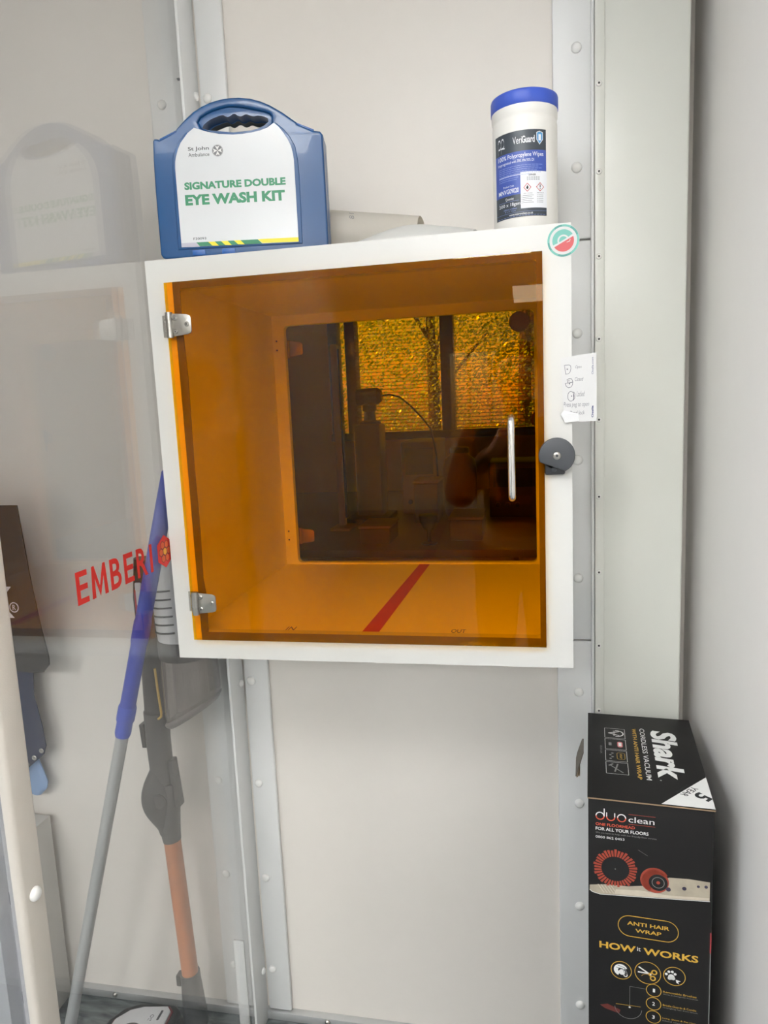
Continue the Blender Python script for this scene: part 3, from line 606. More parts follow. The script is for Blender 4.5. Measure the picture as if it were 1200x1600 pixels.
q.line(rrect(.0459, .5830, .1357, .6190, .0178, 8), .0012, GOLD, 1, True); q.text('ANTI HAIR', .0596, .6030, .1225, .6095, GOLD, 1, .02); q.text('WRAP', .0718, .5915, .1108, .5978, GOLD, 1, .02)
q.text('HOW', .0170, .5545, .0728, .5665, GOLD, 1, .028); q.text('it', .0750, .5590, .0800, .5660, WHP, 1); q.text('WORKS', .0843, .5545, .1654, .5665, GOLD, 1, .028)
for u, v, r in ((.0509, .5195, .0162), (.0912, .5225, .0200), (.1310, .5245, .0165)): q.ring(u, v, r-.0010, r, GOLD, 1, n=36)
# head of hair
q.ring(.0500, .5200, .0040, .0105, WHP, 1, 20, 250, 20); q.disc(.0520, .5165, .0050, WHP, 1); q.ring(.0575, .5120, .0018, .0034, WHP, 1, 180, 400, 12); q.line([(.0455, .5280), (.0560, .5250), (.0600, .5150)], .0012, MGREY, 2); q.line([(.0430, .5240), (.0530, .5230), (.0570, .5130)], .0010, MGREY, 2)
# scissors
q.line([(.0780, .5310), (.0960, .5200)], .0022, WHP, 1); q.line([(.0770, .5220), (.0960, .5220)], .0022, WHP, 1); q.ring(.1010, .5255, .0026, .0046, GOLD, 2); q.ring(.0990, .5145, .0026, .0046, GOLD, 2); q.line([(.0930, .5215), (.0975, .5240)], .002, GOLD, 2); q.line([(.0930, .5205), (.0965, .5165)], .002, GOLD, 2); q.ring(.0900, .5110, .0090, .0096, GOLD, 1, 60, 150, 12)
# paw
q.disc(.1265, .5225, .0048, WHP, 1); q.disc(.1240, .5200, .0030, WHP, 1); q.disc(.1292, .5205, .0030, WHP, 1)
for u, v in ((.1190, .5265), (.1228, .5312), (.1278, .5318), (.1320, .5285)): q.disc(u, v, .0022, WHP, 1, n=14)
q.poly([(.1330, .5190), (.1405, .5175), (.1365, .5150), (.1385, .5115), (.1340, .5140)], WHP, 1)
for i, v in enumerate((.4930, .4690, .4450)):
    q.ring(.1005, v, .0106, .0116, GOLD, 1, n=32); q.text(str(i+1), .0985 if i else .0992, v-.0032, .1025, v+.0032, WHP, 1, .01)
for v, t1, t2 in ((.4935, 'Removable Brushes', 'Works to detangle hair from brush'), (.4695, 'Bristle-Guards & Combs', 'untangling hair from brush'), (.4455, 'Long, Short & Pet Hair', 'lifted cleanly away')):
    q.text(t1, .1146, v-.0012, .1640, v+.0022, GOLD, 1); q.text(t2, .1146, v-.0055, .1660, v-.0028, GREYP, 1)
q.line([(.0889, .4930), (.0642, .4930), (.0642, .4560)], .0005, GREYP, 1); q.disc(.0642, .4550, .0016, WHP, 2, n=10)
q.ring(.0620, .4545, .0205, .0212, GREYP, 1, 185, 355, 24); q.line([(.0430, .4570), (.0810, .4590)], .0006, GOLD, 1); q.poly([(.0180, .4500), (.0260, .4450), (.0480, .4400), (.0500, .4470), (.0300, .4540)], M('dim red print', (96, 40, 34), .5), 1)
q.rect(.1815, .5750, .1832, .6100, M('crimson print', (176, 60, 66), .5), 1); q.rect(.1818, .4300, .1830, .5748, GREYP, 1)
q.build('front_print', bx)
q = Print(flat(BO+UZ*BH, BX, BY))
q.text('Shark', .1098, .0760, .1535, .2515, WHP, 1, .04, .12, -90); q.text('CORDLESS VACUUM', .0915, .0660, .1000, .2560, WHP, 1, .004, 0, -90); q.text('WITH ANTI HAIR WRAP', .0782, .0655, .0850, .2530, GOLD, 1, .01, 0, -90)
q.ring(.1135, .0690, .0008, .0014, WHP, 1, n=10)
for i in range(4):
    v1 = .2470-i*.0438; v0 = v1-.0395; q.line([(.0290, v0), (.0645, v0), (.0645, v1), (.0290, v1)], .0007, WHP, 1, True)
    if i == 0: q.ring(.0500, (v0+v1)/2, .0105, .0128, WHP, 1, -100, 100, 16); q.line([(.0540, v1-.012), (.0360, (v0+v1)/2), (.0540, v0+.012)], .0022, WHP, 1); q.text('SUCTION', .0440, v0+.009, .0475, v1-.009, WHP, 2, 0, 0, -90)
    if i == 1: q.poly(rrect(.0500, v0+.009, .0590, v1-.009, .004), M('pink print', (212, 120, 124), .5), 1); q.rect(.0520, v0+.013, .0570, v1-.013, WHP, 2); q.rect(.0350, v0+.014, .0400, v1-.014, GREYP, 1)
    if i == 2: q.line(rrect(.0480, v0+.008, .0610, v1-.008, .004), .0007, GOLD, 1, True); q.text('WRAP', .0525, v0+.011, .0565, v1-.011, GOLD, 1, 0, 0, -90); [q.disc(.0370+.0035*(j % 2), v0+.009+j*.0065, .0022, GREYP, 1, n=10) for j in range(4)]
    if i == 3: q.line([(.0560, v0+.006), (.0350, v1-.010)], .0020, GREYP, 1); q.line([(.0430, v0+.008), (.0480, v1-.006)], .0026, GREYP, 1); q.line([(.0340, v1-.012), (.0400, v1-.006)], .003, GREYP, 1)
q.text('IZ251UK', .0203, .1440, .0235, .1740, GREYP, 1, 0, 0, -90)
q.poly([(.1080, -.0025), (.1842, -.0025), (.1842, .0930)], WHP, 2)
def diag(body, cx, cy, L, H, bold):
    p, f = text_mesh(body, bold); d = Vector((math.cos(math.radians(-128)), math.sin(math.radians(-128)))); e = Vector((-d.y, d.x)); o = Vector((cx, cy))
    q.put([tuple(o+d*((a-.5)*L)+e*((b_-.5)*H)) for a, b_ in p], f, INK, 3)
diag('5', .1712, .0300, .0165, .0255, .03); diag('YEAR', .1530, .0420, .0360, .0105, .01); diag('GUARANTEE', .1432, .0490, .0340, .0036, 0)
q.build('top_print', bx)

# ================================================================== STORE BEHIND THE GLASS
# mop with a telescopic pole
mp_ = thing('mop', 'blue handled telescopic mop with a grey aluminium pole leaning in the glazed store', 'mop')
MD = Vector((.338, .0, 1.161)).normalized(); MB0 = Vector((-.4035, .05, .0))
at = lambda z: MB0+MD*(z/MD.z)
MBLUE = M('mop grip blue', (40, 66, 176), .42); MBLUE2 = M('mop collar blue', (52, 80, 190), .4); MALU = M('satin aluminium tube', (178, 180, 180), .34, .35)
MB().tube([at(.045), at(.86)], .0125, 18).build('pole', MALU, mp_)
MB().tube([at(.815), at(.822), at(.826), at(.845), at(.849), at(.876), at(.880)], [.0142, .0158, .0158, .0152, .0176, .0176, .0160], 22).build('collar', MBLUE2, mp_)
MB().tube([at(.866), at(1.005), at(1.012), at(1.05), at(1.056), at(1.30), at(1.335), at(1.343)], [.0152, .0152, .0168, .0168, .0152, .0152, .0148, .0095], 20).build('grip', MBLUE, mp_)
MB().tube([at(.012), at(.03), at(.055), at(.075)], [.017, .019, .016, .0132], 16).build('pole_socket', MBLUE2, mp_)
mh = MB()
for k_ in range(26):
    t = k_/26*2*math.pi; p0 = at(.03)+Vector((.012*math.cos(t), .012*math.sin(t), 0)); L = .032+.012*random.random()
    mh.tube([p0, p0+Vector((.02*math.cos(t), .02*math.sin(t), -.008)), Vector((p0.x+L*math.cos(t), p0.y+L*math.sin(t), .006+.004*random.random()))], .0038, 6)
o = mh.build('mop_strands', M('grey cotton strands', (150, 150, 146), .9), mp_); o['kind'] = 'stuff'

# cordless stick vacuum
vc = thing('stick_vacuum', 'dark grey stick vacuum with a copper tube standing against the store wall', 'vacuum')
VY = .19
VD = M('vacuum charcoal plastic', (52, 53, 55), .45, bump=.05); VS = M('vacuum silver plastic', (206, 207, 209), .3); VB = M('vacuum black', (30, 30, 32), .4); COPPER = M('copper orange metallic tube', (196, 122, 74), .4, .15, var=.1); SMOKE = clear_mat('smoked clear cup', (.52, .5, .5), 1.45, .05, .34, (150, 140, 136))
V = lambda x, z, y=VY: Vector((x, y, z))
MB().tube([V(-.160, 1.145), V(-.166, 1.06), V(-.1675, .908), V(-.170, .80)], [.024, .027, .0235, .0235], 16, sx=1.0, sy=1.1).build('handle_spine', VB, vc, smooth=50)
# motor pod
pod = MB(); pod.lathe([(.030, .222), (.048, .214), (.057, .190), (.0595, .150), (.0595, .062), (.058, .030)], V(-.086, .945, .195), (-.03, 0, 1), 36)
pd = pod.build('motor_pod', VS, vc, smooth=50)
for i in range(6):
    z = 1.083-.0178*i; r_ = .0598
    sl = MB(); pts = []
    for j in range(11):
        t = math.radians(-168+j*8.5); pts.append(Vector((-.086-.03*(z-.945)+r_*math.cos(t), .195+r_*math.sin(t), z+.010*(j/10)-.004)))
    sl.tube(pts, .0021, 6).build('vent_slot', VB, pd)
MB().lathe([(.0590, 0), (.0605, .002), (.0605, .038), (.0592, .041)], V(-.086, .934, .195), (-.02, 0, 1), 36).build('pod_band', VD, vc, smooth=50)
MB().lathe([(.052, 0), (.0595, .012), (.0610, .03), (.0600, .14)], V(-.083, .795, .195), (-.02, 0, 1), 36).build('dust_cup', SMOKE, vc, smooth=50)
MB().lathe([(.034, .018), (.036, .03), (.036, .12), (.030, .135)], V(-.083, .797, .195), (-.02, 0, 1), 24).build('cup_filter', M('dusty grey filter', (150, 144, 142), .9, var=.2), vc, smooth=50)
MB().lathe([(.053, -.004), (.0605, .004), (.0625, .010), (.0605, .014)], V(-.083, .795, .195), (-.10, 0, 1), 36).build('cup_lid', M('smoky grey plastic', (112, 106, 106), .4), vc, smooth=50)
lp = MB().box(-.006, .006, -.0055, .0, -.03, .03, O=V(-.1735, 1.055, .166), X=Vector((1, 0, 0)), Y=Vector((0, 1, 0)), Z=UZ).build('red_badge', M('vacuum red trim', (176, 44, 48), .4), vc, bevel=.003)
MB().box(-.0055, .009, -.007, .0, -.024, .027, O=V(-.1710, 1.072, .167), X=Vector((1, 0, 0)), Y=Vector((0, 1, 0)), Z=UZ).build('white_badge', VS, vc, bevel=.005)
MB().tube([V(-.147, .913, .160), V(-.1445, .86, .160), V(-.1415, .815, .160), V(-.1425, .806, .160), V(-.150, .800, .160)], .0026, 8).build('yellow_cord', M('yellow cord', (196, 162, 74), .7), vc)
for o in vc.children:      # the cup's floor slopes up to the right
    if o.name.split('.')[0] in ('dust_cup', 'cup_filter', 'cup_lid'):
        for v_ in o.data.vertices:
            if v_.co.z < .935: v_.co.z += (v_.co.x+.105)*.5*min(1, (.935-v_.co.z)/.13)
# wand: upper dark section with latches, folding knuckle, collar
MB().tube([V(-.170, .805), V(-.172, .74), V(-.1705, .68), V(-.171, .64)], [.0275, .0265, .0255, .025], 20).build('wand_upper', VD, vc, smooth=50)
MB().box(-.0055, .0055, -.014, .014, -.027, .027, O=V(-.2010, .750), X=Vector((1, 0, .06)), Y=Vector((0, 1, 0)), Z=Vector((-.06, 0, 1))).build('side_clip', VB, vc, bevel=.002)
MB().box(-.007, .007, -.012, .012, -.055, .055, O=V(-.1400, .640), X=Vector((1, 0, .1)), Y=Vector((0, 1, 0)), Z=Vector((-.08, 0, 1))).build('release_button', VB, vc, bevel=.003)
kn = MB(); pts = []
for i in range(13):
    t = i/12; z = .672-.150*t; r_ = .0235+.021*math.sin(math.pi*min(1, t*1.12))**1.2; pts.append((V(-.1755-.008*math.sin(math.pi*t)+.014*max(0, t-.55), z), r_*(1 if t < .9 else .92)))
kn.tube([p for p, _ in pts], [max(.0215, r) for _, r in pts], 26, sy=.8, sx=1, up=(1, 0, 0)).build('folding_knuckle', VD, vc, smooth=60)
MB().lathe([(.016, -.002), (.017, .002), (.014, .005), (.003, .006)], V(-.163, .612, .155), (0, -1, 0), 22).build('pivot_cap', VB, vc)
MB().tube([V(-.1560, .640), V(-.1585, .585), V(-.1630, .535), V(-.1625, .510), V(-.1615, .500)], [.0200, .0225, .0225, .0208, .0200], 20).build('wand_collar', VD, vc)
MB().tube([V(-.1620, .512), V(-.1475, .155)], .0187, 22).build('copper_tube', COPPER, vc)
MB().tube([V(-.1488, .170), V(-.1475, .150), V(-.146, .10), V(-.144, .04)], [.0225, .0225, .0255, .029], 20).build('neck', VD, vc, smooth=50)
MB().box(-.006, .006, -.01, .01, -.014, .014, O=V(-.1745, .150), X=Vector((1, 0, 0)), Y=Vector((0, 1, 0)), Z=UZ).build('neck_button', VB, vc, bevel=.003)
# floor head: low wedge with a white top plate
hd = [(-.345, .030), (-.340, .145), (-.318, .180), (-.285, .200), (-.20, .208), (-.182, .190), (-.176, .120), (-.182, .030), (-.20, .018), (-.325, .016)]
FXY = frame((0, 0, 0), (1, 0, 0), (0, 1, 0))
v, f = plate([hd], .062, .010, 3); fh = MB().add(v, f, Matrix.Translation((0, 0, .034)) @ FXY).build('floor_head', VB, vc, smooth=50)
tp = [(-.322, .060), (-.318, .140), (-.296, .168), (-.268, .181), (-.213, .190), (-.200, .178), (-.196, .120), (-.200, .060), (-.215, .050), (-.305, .050)]
cx_, cy_ = -.259, .115
v, f = plate([[(cx_+(x-cx_)*1.07, cy_+(y-cy_)*1.06) for x, y in tp]], .004, .0015); MB().add(v, f, Matrix.Translation((0, 0, .066)) @ FXY).build('red_trim', M('vacuum dark red trim', (112, 26, 36), .4), fh)
v, f = plate([tp], .006, .002); MB().add(v, f, Matrix.Translation((0, 0, .069)) @ FXY).build('top_plate', VS, fh)
MB().lathe([(.027, 0), (.027, .002), (.022, .004)], (-.266, .108, .0715), (0, 0, 1), 28).build('brush_window', M('tinted window', (58, 50, 44), .15), fh)
MB().box(-.2215, -.2165, .150, .176, .0715, .0728).build('indicator', VD, fh, smooth=0)
q = Print(flat((0, 0, .0722), (1, 0, 0), (0, 1, 0))); q.ring(-.236, .158, .0030, .0042, INK, 1); q.text('12', -.241, .146, -.232, .152, INK, 1); q.build('icon_print', fh)
MB().tube([(-.15, .185, .035), (-.185, .165, .035)], .022, 14).build('swivel', VB, vc)

# hanging black sack, navy apron and carton behind the post
def cloth(poly, y0, thick, amp, fx, name, mat, par=None, ny=14, seed=1):
    """sheet filling a polygon of left/right edges: rows of (z, xl, xr)"""
    b_ = MB(); NXc = 12; rows = []
    for i in range(ny+1):
        t = i/ny*(len(poly)-1); k_ = min(int(t), len(poly)-2); fr_ = t-k_
        (z0, l0, r0), (z1, l1, r1) = poly[k_], poly[k_+1]; rows.append((z0+(z1-z0)*fr_, l0+(l1-l0)*fr_, r0+(r1-r0)*fr_, i/ny))
    for side in (-1, 1):
        for z, l, r, t in rows:
            for j in range(NXc+1):
                u = j/NXc; x = l+(r-l)*u; yy = y0+amp*(.25+t)*math.sin(fx*u*math.pi+seed+t*1.3)+side*thick/2*(1 if 0 < j < NXc else .3)
                b_.v.append(Vector((x, yy, z-.03*(1-u)*0)))
    m__ = (ny+1)*(NXc+1)
    for i in range(ny):
        for j in range(NXc):
            a_ = i*(NXc+1)+j; q_ = (a_, a_+1, a_+NXc+2, a_+NXc+1); b_.face(q_); b_.face([m__+w_ for w_ in reversed(q_)])
    for j in range(NXc): b_.face((j, m__+j, m__+j+1, j+1)); a_ = ny*(NXc+1)+j; b_.face((a_, a_+1, m__+a_+1, m__+a_))
    for i in range(ny): a_ = i*(NXc+1); b_.face((a_, a_+NXc+1, m__+a_+NXc+1, m__+a_)); a_ += NXc; b_.face((a_, m__+a_, m__+a_+NXc+1, a_+NXc+1))
    return b_.build(name, mat, par, smooth=60)
sk = thing('printed_sack', 'black sack with white lettering hanging high behind the cream post', 'bag')
SK = M('black sack fabric', (33, 31, 31), .6, var=.1, bump=.1)
cloth([(1.262, -.70, -.457), (1.10, -.712, -.4445), (1.00, -.716, -.432), (.906, -.720, -.417), (.885, -.718, -.436)], .195, .010, .006, 3, 'sack_body', SK, sk)
MB().tube([(-.585, .195, 1.255), (-.588, .21, 1.31), (-.59, .255, 1.345), (-.59, .2795, 1.345)], .003, 8).build('hanging_loop', SK, sk)
q = Print(flat((0, .1828, 0), (1, 0, 0), (0, 0, 1)), .0004)
q.text('K', -.548, 1.012, -.488, 1.083, M('white sack print', (214, 212, 212), .6), 1, .03, .1); q.ring(-.4865, 1.036, .0095, .0118, M('white sack print', (214, 212, 212), .6), 1); q.text('R', -.4905, 1.030, -.4825, 1.042, M('white sack print', (214, 212, 212), .6), 1, .01)
q.build('lettering', sk)
ap = thing('navy_apron', 'navy cloth apron with metal eyelets along its hem below the black sack', 'apron')
NV_ = M('navy cloth', (26, 38, 68), .8, var=.1, bump=.2, bscale=900)
cloth([(1.25, -.66, -.52), (.95, -.68, -.505), (.887, -.69, -.498), (.809, -.70, -.505), (.74, -.70, -.493), (.672, -.70, -.486), (.60, -.70, -.575)], .232, .006, .006, 4, 'apron_body', NV_, ap, 20, 2)
for x, z in ((-.496, .676), (-.5175, .657), (-.539, .640), (-.561, .625), (-.583, .609)): MB().lathe([(.0055, 0), (.0062, .0012), (.0045, .0022), (.0030, .0012)], (x, .2255, z), (0, -1, 0), 16).build('eyelet', STEEL, ap)
tag(cloth([(.66, -.62, -.535), (.62, -.63, -.520), (.585, -.63, -.508), (.568, -.63, -.512), (.55, -.62, -.53)], .252, .010, .003, 3, 'blue_cloth', M('pale blue cloth', (132, 160, 198), .85)), 'crumpled pale blue cloth hanging between the navy apron and the white carton', 'cloth')
wb = thing('white_carton', 'plain white carton standing on the store floor behind the cream post', 'box')
CT = M('white carton card', (206, 205, 200), .75)
MB().box(-.84, -.522, .06, .26, .0, .49).build('carton_body', CT, wb, bevel=.002)
for P_, m__ in (([(-.60, .49), (-.522, .49), (-.530, .52), (-.575, .528)], KRAFT), ([(-.80, .49), (-.60, .49), (-.62, .535), (-.78, .54)], CT)):
    v, f = plate([P_], .003); MB().add(v, f, Matrix.Translation((0, .066, 0)) @ FXZ).build('carton_flap', m__, wb)
for z in (.12, .37): MB().box(-.5222, -.5212, .10, .13, z, z+.03).build('hand_slot', DARKGREY, wb, smooth=0)

# ================================================================== LABORATORY SEEN THROUGH THE AMBER DOORS
w2 = sroot('window_2')
MB().box(-.62, 1.6, LY+.04, LY+.05, 1.26, 2.35).build('glass_pane', WINGLASS, w2, smooth=0)
FD = M('dark window frame', (92, 88, 84), .5)
for x0, x1 in ((-.66, -.60), (-.545, -.475), (.094, .180), (.86, .93), (1.56, 1.62)): MB().box(x0, x1, LY-.03, LY+.09, 1.26, 2.35).build('mullion', FD, w2, bevel=.004)
for z in (1.24, 2.33): MB().box(-.66, 1.62, LY-.06, LY+.09, z-.02, z+.03).build('rail', FD, w2, bevel=.004)
for n_, (x0, x1, lab) in enumerate(((-.598, -.547, 'narrow slatted blind at the left end of the far window'), (-.473, .092, 'wide slatted blind left of the thick mullion of the far window'), (.182, .858, 'slatted blind right of the thick mullion of the far window'))):
    bl = thing('slatted_blind', lab, 'blind', group='far window blinds')
    MB().box(x0, x1, LY-.10, LY-.062, 2.30, 2.33).build('head_rail', FD, bl, bevel=.003)
    sl = MB()
    for i in range(45):
        z = 1.285+i*.0225; sl.box(x0+.003, x1-.003, -.0115, .0115, -.0004, .0004, O=Vector((0, LY-.08, z)), X=Vector((1, 0, 0)), Y=Vector((0, .985, .17)), Z=Vector((0, -.17, .985)))
    o = sl.build('slats', M('grey blind slats', (62, 58, 52), .5), bl, smooth=0, recalc=False); o['kind'] = 'stuff'
    for x in (x0+.02, x1-.02) if x1-x0 > .1 else ((x0+x1)/2,): MB().tube([(x, LY-.094, 1.28), (x, LY-.094, 2.30)], .0012, 6).build('blind_cord', FD, bl)
    MB().box(x0+.002, x1-.002, LY-.092, LY-.068, 1.262, 1.274).build('bottom_rail', FD, bl, bevel=.002)
bn = thing('lab_bench', 'long grey laboratory bench under the far window', 'bench')
BG = M('grey bench laminate', (112, 108, 100), .4); CAB = M('white bench cabinet', (200, 198, 192), .5)
MB().box(-1.2, 1.5, 1.45, 3.35, .87, .90).build('worktop', BG, bn, bevel=.003)
for x0, x1 in ((-1.18, -.32), (-.30, .58), (.60, 1.48)):
    cb = MB().box(x0, x1, 1.52, 3.30, .06, .8695).build('base_cabinet', CAB, bn, bevel=.002)
    MB().box(x0+.01, x1-.01, 1.505, 1.5195, .08, .855).build('cabinet_door', CAB, cb, bevel=.002); MB().tube([(x1-.06, 1.49, .60), (x1-.06, 1.49, .76)], .005, 8).build('door_handle', STEEL, cb)
MB().box(-1.16, 1.46, 1.60, 3.25, 0, .0595).build('plinth', DARKGREY, bn, smooth=0)
ms = thing('inspection_camera', 'black camera on a column stand silhouetted against the far window', 'camera')
MB().tube([(-.155, 2.2, 1.49), (-.055, 2.2, 1.492), (-.036, 2.2, 1.492)], [.040, .040, .026], 20).build('camera_body', VB, ms)
MB().lathe([(.052, 0), (.052, .012), (.030, .02), (.026, .06), (.034, .066), (.034, .09), (.028, .095)], (-.098, 2.2, 1.36), (0, 0, 1), 22).build('column_head', VB, ms)
MB().box(-.165, -.040, 2.13, 2.28, .9, 1.362).build('column', VD, ms, bevel=.01); MB().box(-.20, .00, 2.02, 2.30, .9004, .93).build('foot', VD, ms, bevel=.006)
MB().tube([(-.038, 2.2, 1.492), (.0, 2.2, 1.497), (.05, 2.2, 1.482), (.10, 2.2, 1.44), (.15, 2.2, 1.385), (.195, 2.2, 1.325), (.21, 2.25, 1.2), (.21, 2.3, 1.0), (.21, 2.3, .905)], .0045, 8).build('cable', VB, ms)
def cabinet(name, lab, cat, x0, x1, y0, y1, z0, z1, rgb, kind):
    t_ = thing(name, lab, cat); mt = M(name+' paint', rgb, .5)
    MB().box(x0, x1, y0, y1, z0, z1).build('casing', mt, t_, bevel=.006)
    if kind == 'instrument':
        MB().box(x0+.02, x1-.02, y0-.004, y0, z0+(z1-z0)*.55, z1-.03).build('screen', M('dark display', (30, 32, 34), .2), t_, smooth=0)
        for i in range(3): MB().lathe([(.012, 0), (.011, .012)], (x0+.04+i*.045, y0, z0+.06), (0, -1, 0), 14).build('knob', VB, t_)
    if kind == 'tray':
        MB().box(x0-.004, x1+.004, y0-.006, y1, z1+.0005, z1+.012).build('lid', M('bright tray edge', (150, 144, 132), .5), t_, bevel=.003)
    if kind == 'tall':
        MB().box((x0+x1)/2-.003, (x0+x1)/2+.003, y0-.002, y0, z0+.05, z1-.05).build('door_gap', BLACK, t_, smooth=0); MB().tube([(x1-.05, y0-.02, 1.0), (x1-.05, y0-.02, 1.25)], .006, 8).build('door_handle', STEEL, t_)
    return t_
cabinet('storage_locker', 'tall dark locker left of the bench in the laboratory', 'locker', -.95, -.30, .95, 1.40, 0, 2.1, (74, 66, 58), 'tall')
cabinet('bench_instrument', 'grey instrument with knobs on the bench right of the camera stand', 'instrument', .02, .20, 2.35, 2.75, .9005, 1.26, (132, 126, 110), 'instrument')
cabinet('power_supply', 'small white topped instrument in front on the bench', 'instrument', .125, .235, 2.05, 2.25, .9005, 1.085, (84, 80, 72), 'tray')
cabinet('parts_tray', 'shallow bright edged tray on the bench below the door handle', 'tray', .33, .46, 1.62, 1.85, .9005, .985, (92, 86, 76), 'tray')
cabinet('cream_carton', 'cream box near the front edge of the bench', 'box', -.02, .10, 1.55, 1.75, .9005, .965, (104, 96, 80), 'tray')
cabinet('oscilloscope', 'dark oscilloscope on the bench at the right below the far window', 'instrument', .46, .80, 2.2, 2.5, .9005, 1.16, (70, 66, 62), 'instrument')
jr = thing('storage_drum', 'rust coloured rounded drum on the bench right of centre', 'drum')
MB().lathe([(.05, 0), (.072, .02), (.078, .06), (.078, .24), (.07, .28), (.045, .30), (.042, .31)], (.325, 2.2, .9005), n=30).build('drum_body', M('rust red plastic', (104, 52, 34), .5), jr, smooth=50)
MB().lathe([(.046, 0), (.046, .02), (.04, .026)], (.325, 2.2, 1.211), n=24).build('drum_cap', VB, jr, smooth=50)
st = thing('lamp_stand', 'pale upright post with a foot standing on the bench left of the camera', 'stand')
MB().box(-.205, -.175, 1.93, 1.96, .915, 1.72).build('post', M('pale stand paint', (196, 190, 172), .5), st, bevel=.004); MB().box(-.23, -.14, 1.86, 2.0, .9004, .914).build('foot', M('pale stand paint', (196, 190, 172), .5), st, bevel=.004)
MB().box(-.174, -.166, 1.935, 1.955, .95, 1.70).build('slot', BLACK, st, smooth=0)
sp = thing('grey_bin', 'round black lamp head standing low at the front of the bench', 'lamp')
MB().lathe([(.030, 0), (.034, .006), (.008, .012), (.008, .05), (.02, .06), (.036, .09), (.038, .115), (.030, .118)], (.255, 1.56, .9005), n=22).build('lamp_head', VB, sp, smooth=50); sp.name = 'bench_lamp'
# trees outside
rng = random.Random(3)
def tree(x, y, h_, r_, n_, rgb, lab):
    t_ = thing('garden_tree', lab, 'tree', group='trees outside the far window')
    lean = rng.uniform(-.15, .15)
    MB().tube([(x, y, 0), (x+lean*.3, y, h_*.3), (x+lean, y, h_*.75)], [.11, .085, .04], 10).build('trunk', M('tree bark', (84, 64, 46), .9, var=.2), t_)
    for k_ in range(4): a_ = rng.uniform(0, 6.28); MB().tube([(x+lean*.4, y, h_*(.32+.08*k_)), (x+r_*.6*math.cos(a_), y+r_*.4*math.sin(a_), h_*(.5+.1*k_))], [.035, .012], 7).build('branch', M('tree bark', (84, 64, 46), .9, var=.2), t_)
    vs_, fs_ = [], []
    for i in range(n_):
        while True:
            p = Vector((rng.uniform(-1, 1), rng.uniform(-1, 1), rng.uniform(-1, 1)))
            if p.length < 1: break
        p = Vector((x+lean+p.x*r_, y+p.y*r_*.8, h_*.55+p.z*h_*.5)); d = Vector((rng.gauss(0, 1), rng.gauss(0, 1), rng.gauss(0, 1))).normalized(); e_ = d.orthogonal().normalized()*rng.uniform(.020, .034); g_ = d.cross(e_)*.55
        b_ = len(vs_); vs_ += [p-e_, p-g_*.9, p+e_, p+g_*.9]; fs_.append((b_, b_+1, b_+2, b_+3))
    me = bpy.data.meshes.new('leaves'); me.from_pydata([tuple(v_) for v_ in vs_], [], fs_); me.materials.append(M('leaf %d %d %d' % rgb, rgb, .3, var=.6, scale=9)); o = bpy.data.objects.new('leaves', me); COL.objects.link(o); o.parent = t_; o['kind'] = 'stuff'
for i, (x, y, h_, r_, n_, rgb) in enumerate(((-2.0, 7.0, 4.2, .75, 8000, (164, 208, 58)), (-.62, 9.1, 4.8, 1.25, 15000, (172, 214, 60)), (.62, 7.2, 4.2, .5, 3500, (126, 160, 52)), (.9, 11.6, 4.6, 1.2, 6000, (110, 146, 48)), (-3.3, 11.4, 5.2, 1.7, 11000, (150, 196, 56)))):
    tree(x, y, h_, r_, n_, rgb, ('yellow green tree outside the left end of the far window', 'largest yellow green tree outside the middle of the far window', 'thin tree with sky showing round it right of the thick mullion', 'darker tree outside the right end of the far window', 'broad tree furthest left outside the far window')[i])
structure(MB().box(-14, 14, LY+.11, 30, -.1, 0).build('ground', M('garden grass', (96, 110, 58), .9, var=.2), smooth=0))

# ================================================================== PHOTOGRAPHER MIRRORED IN THE AMBER DOORS
pn = thing('person', 'person in black top and dark trousers holding up a phone behind the viewpoint', 'person')
def skinned(name, nodes, edges, mat, parent, root=0, sub=2):
    """nodes: (x, y, z, rx, ry)"""
    me = bpy.data.meshes.new(name); me.from_pydata([n_[:3] for n_ in nodes], edges, []); o = bpy.data.objects.new(name, me); COL.objects.link(o)
    md = o.modifiers.new('skin', 'SKIN'); md.use_smooth_shade = True
    if not me.skin_vertices: me.skin_vertices.new()
    for i, n_ in enumerate(nodes):
        me.skin_vertices[0].data[i].radius = (n_[3], n_[4] if len(n_) > 4 else n_[3]); me.skin_vertices[0].data[i].use_root = i == root
    sb_ = o.modifiers.new('sub', 'SUBSURF'); sb_.levels = sub; sb_.render_levels = sub
    dg = bpy.context.evaluated_depsgraph_get(); m2 = bpy.data.meshes.new_from_object(o.evaluated_get(dg)); bpy.data.objects.remove(o)
    m2.materials.clear(); m2.materials.append(mat); m2.shade_smooth(); o = bpy.data.objects.new(name, m2); COL.objects.link(o)
    if parent: o.parent = parent
    return o
SKINM = M('skin', (206, 150, 122), .5, var=.05); HAIR = M('dark brown hair', (44, 32, 26), .6, var=.2); TOP = M('black cotton top', (28, 28, 31), .85, var=.15); TRO = M('dark denim', (44, 48, 60), .85, var=.15)
px_, py_ = .605, -1.53
N_, E_ = [], []
def nd(x, y, z, r, r2=None, prev=None):
    N_.append((px_+x, py_+y, z, r, r2 or r)); i = len(N_)-1
    if prev is not None: E_.append((prev, i))
    return i
pel = nd(0, 0, .90, .135, .105); sp1 = nd(0, .005, 1.06, .120, .09, pel); ch_ = nd(0, .01, 1.23, .140, .095, sp1); nb_ = nd(0, .015, 1.345, .085, .07, ch_); nk = nd(0, .03, 1.41, .050, .050, nb_)
h1 = nd(0, .055, 1.475, .062, .070, nk); h2 = nd(0, .058, 1.545, .076, .088, h1); h3 = nd(0, .048, 1.605, .060, .070, h2)
ns = nd(0, .150, 1.522, .011, .013, h2)
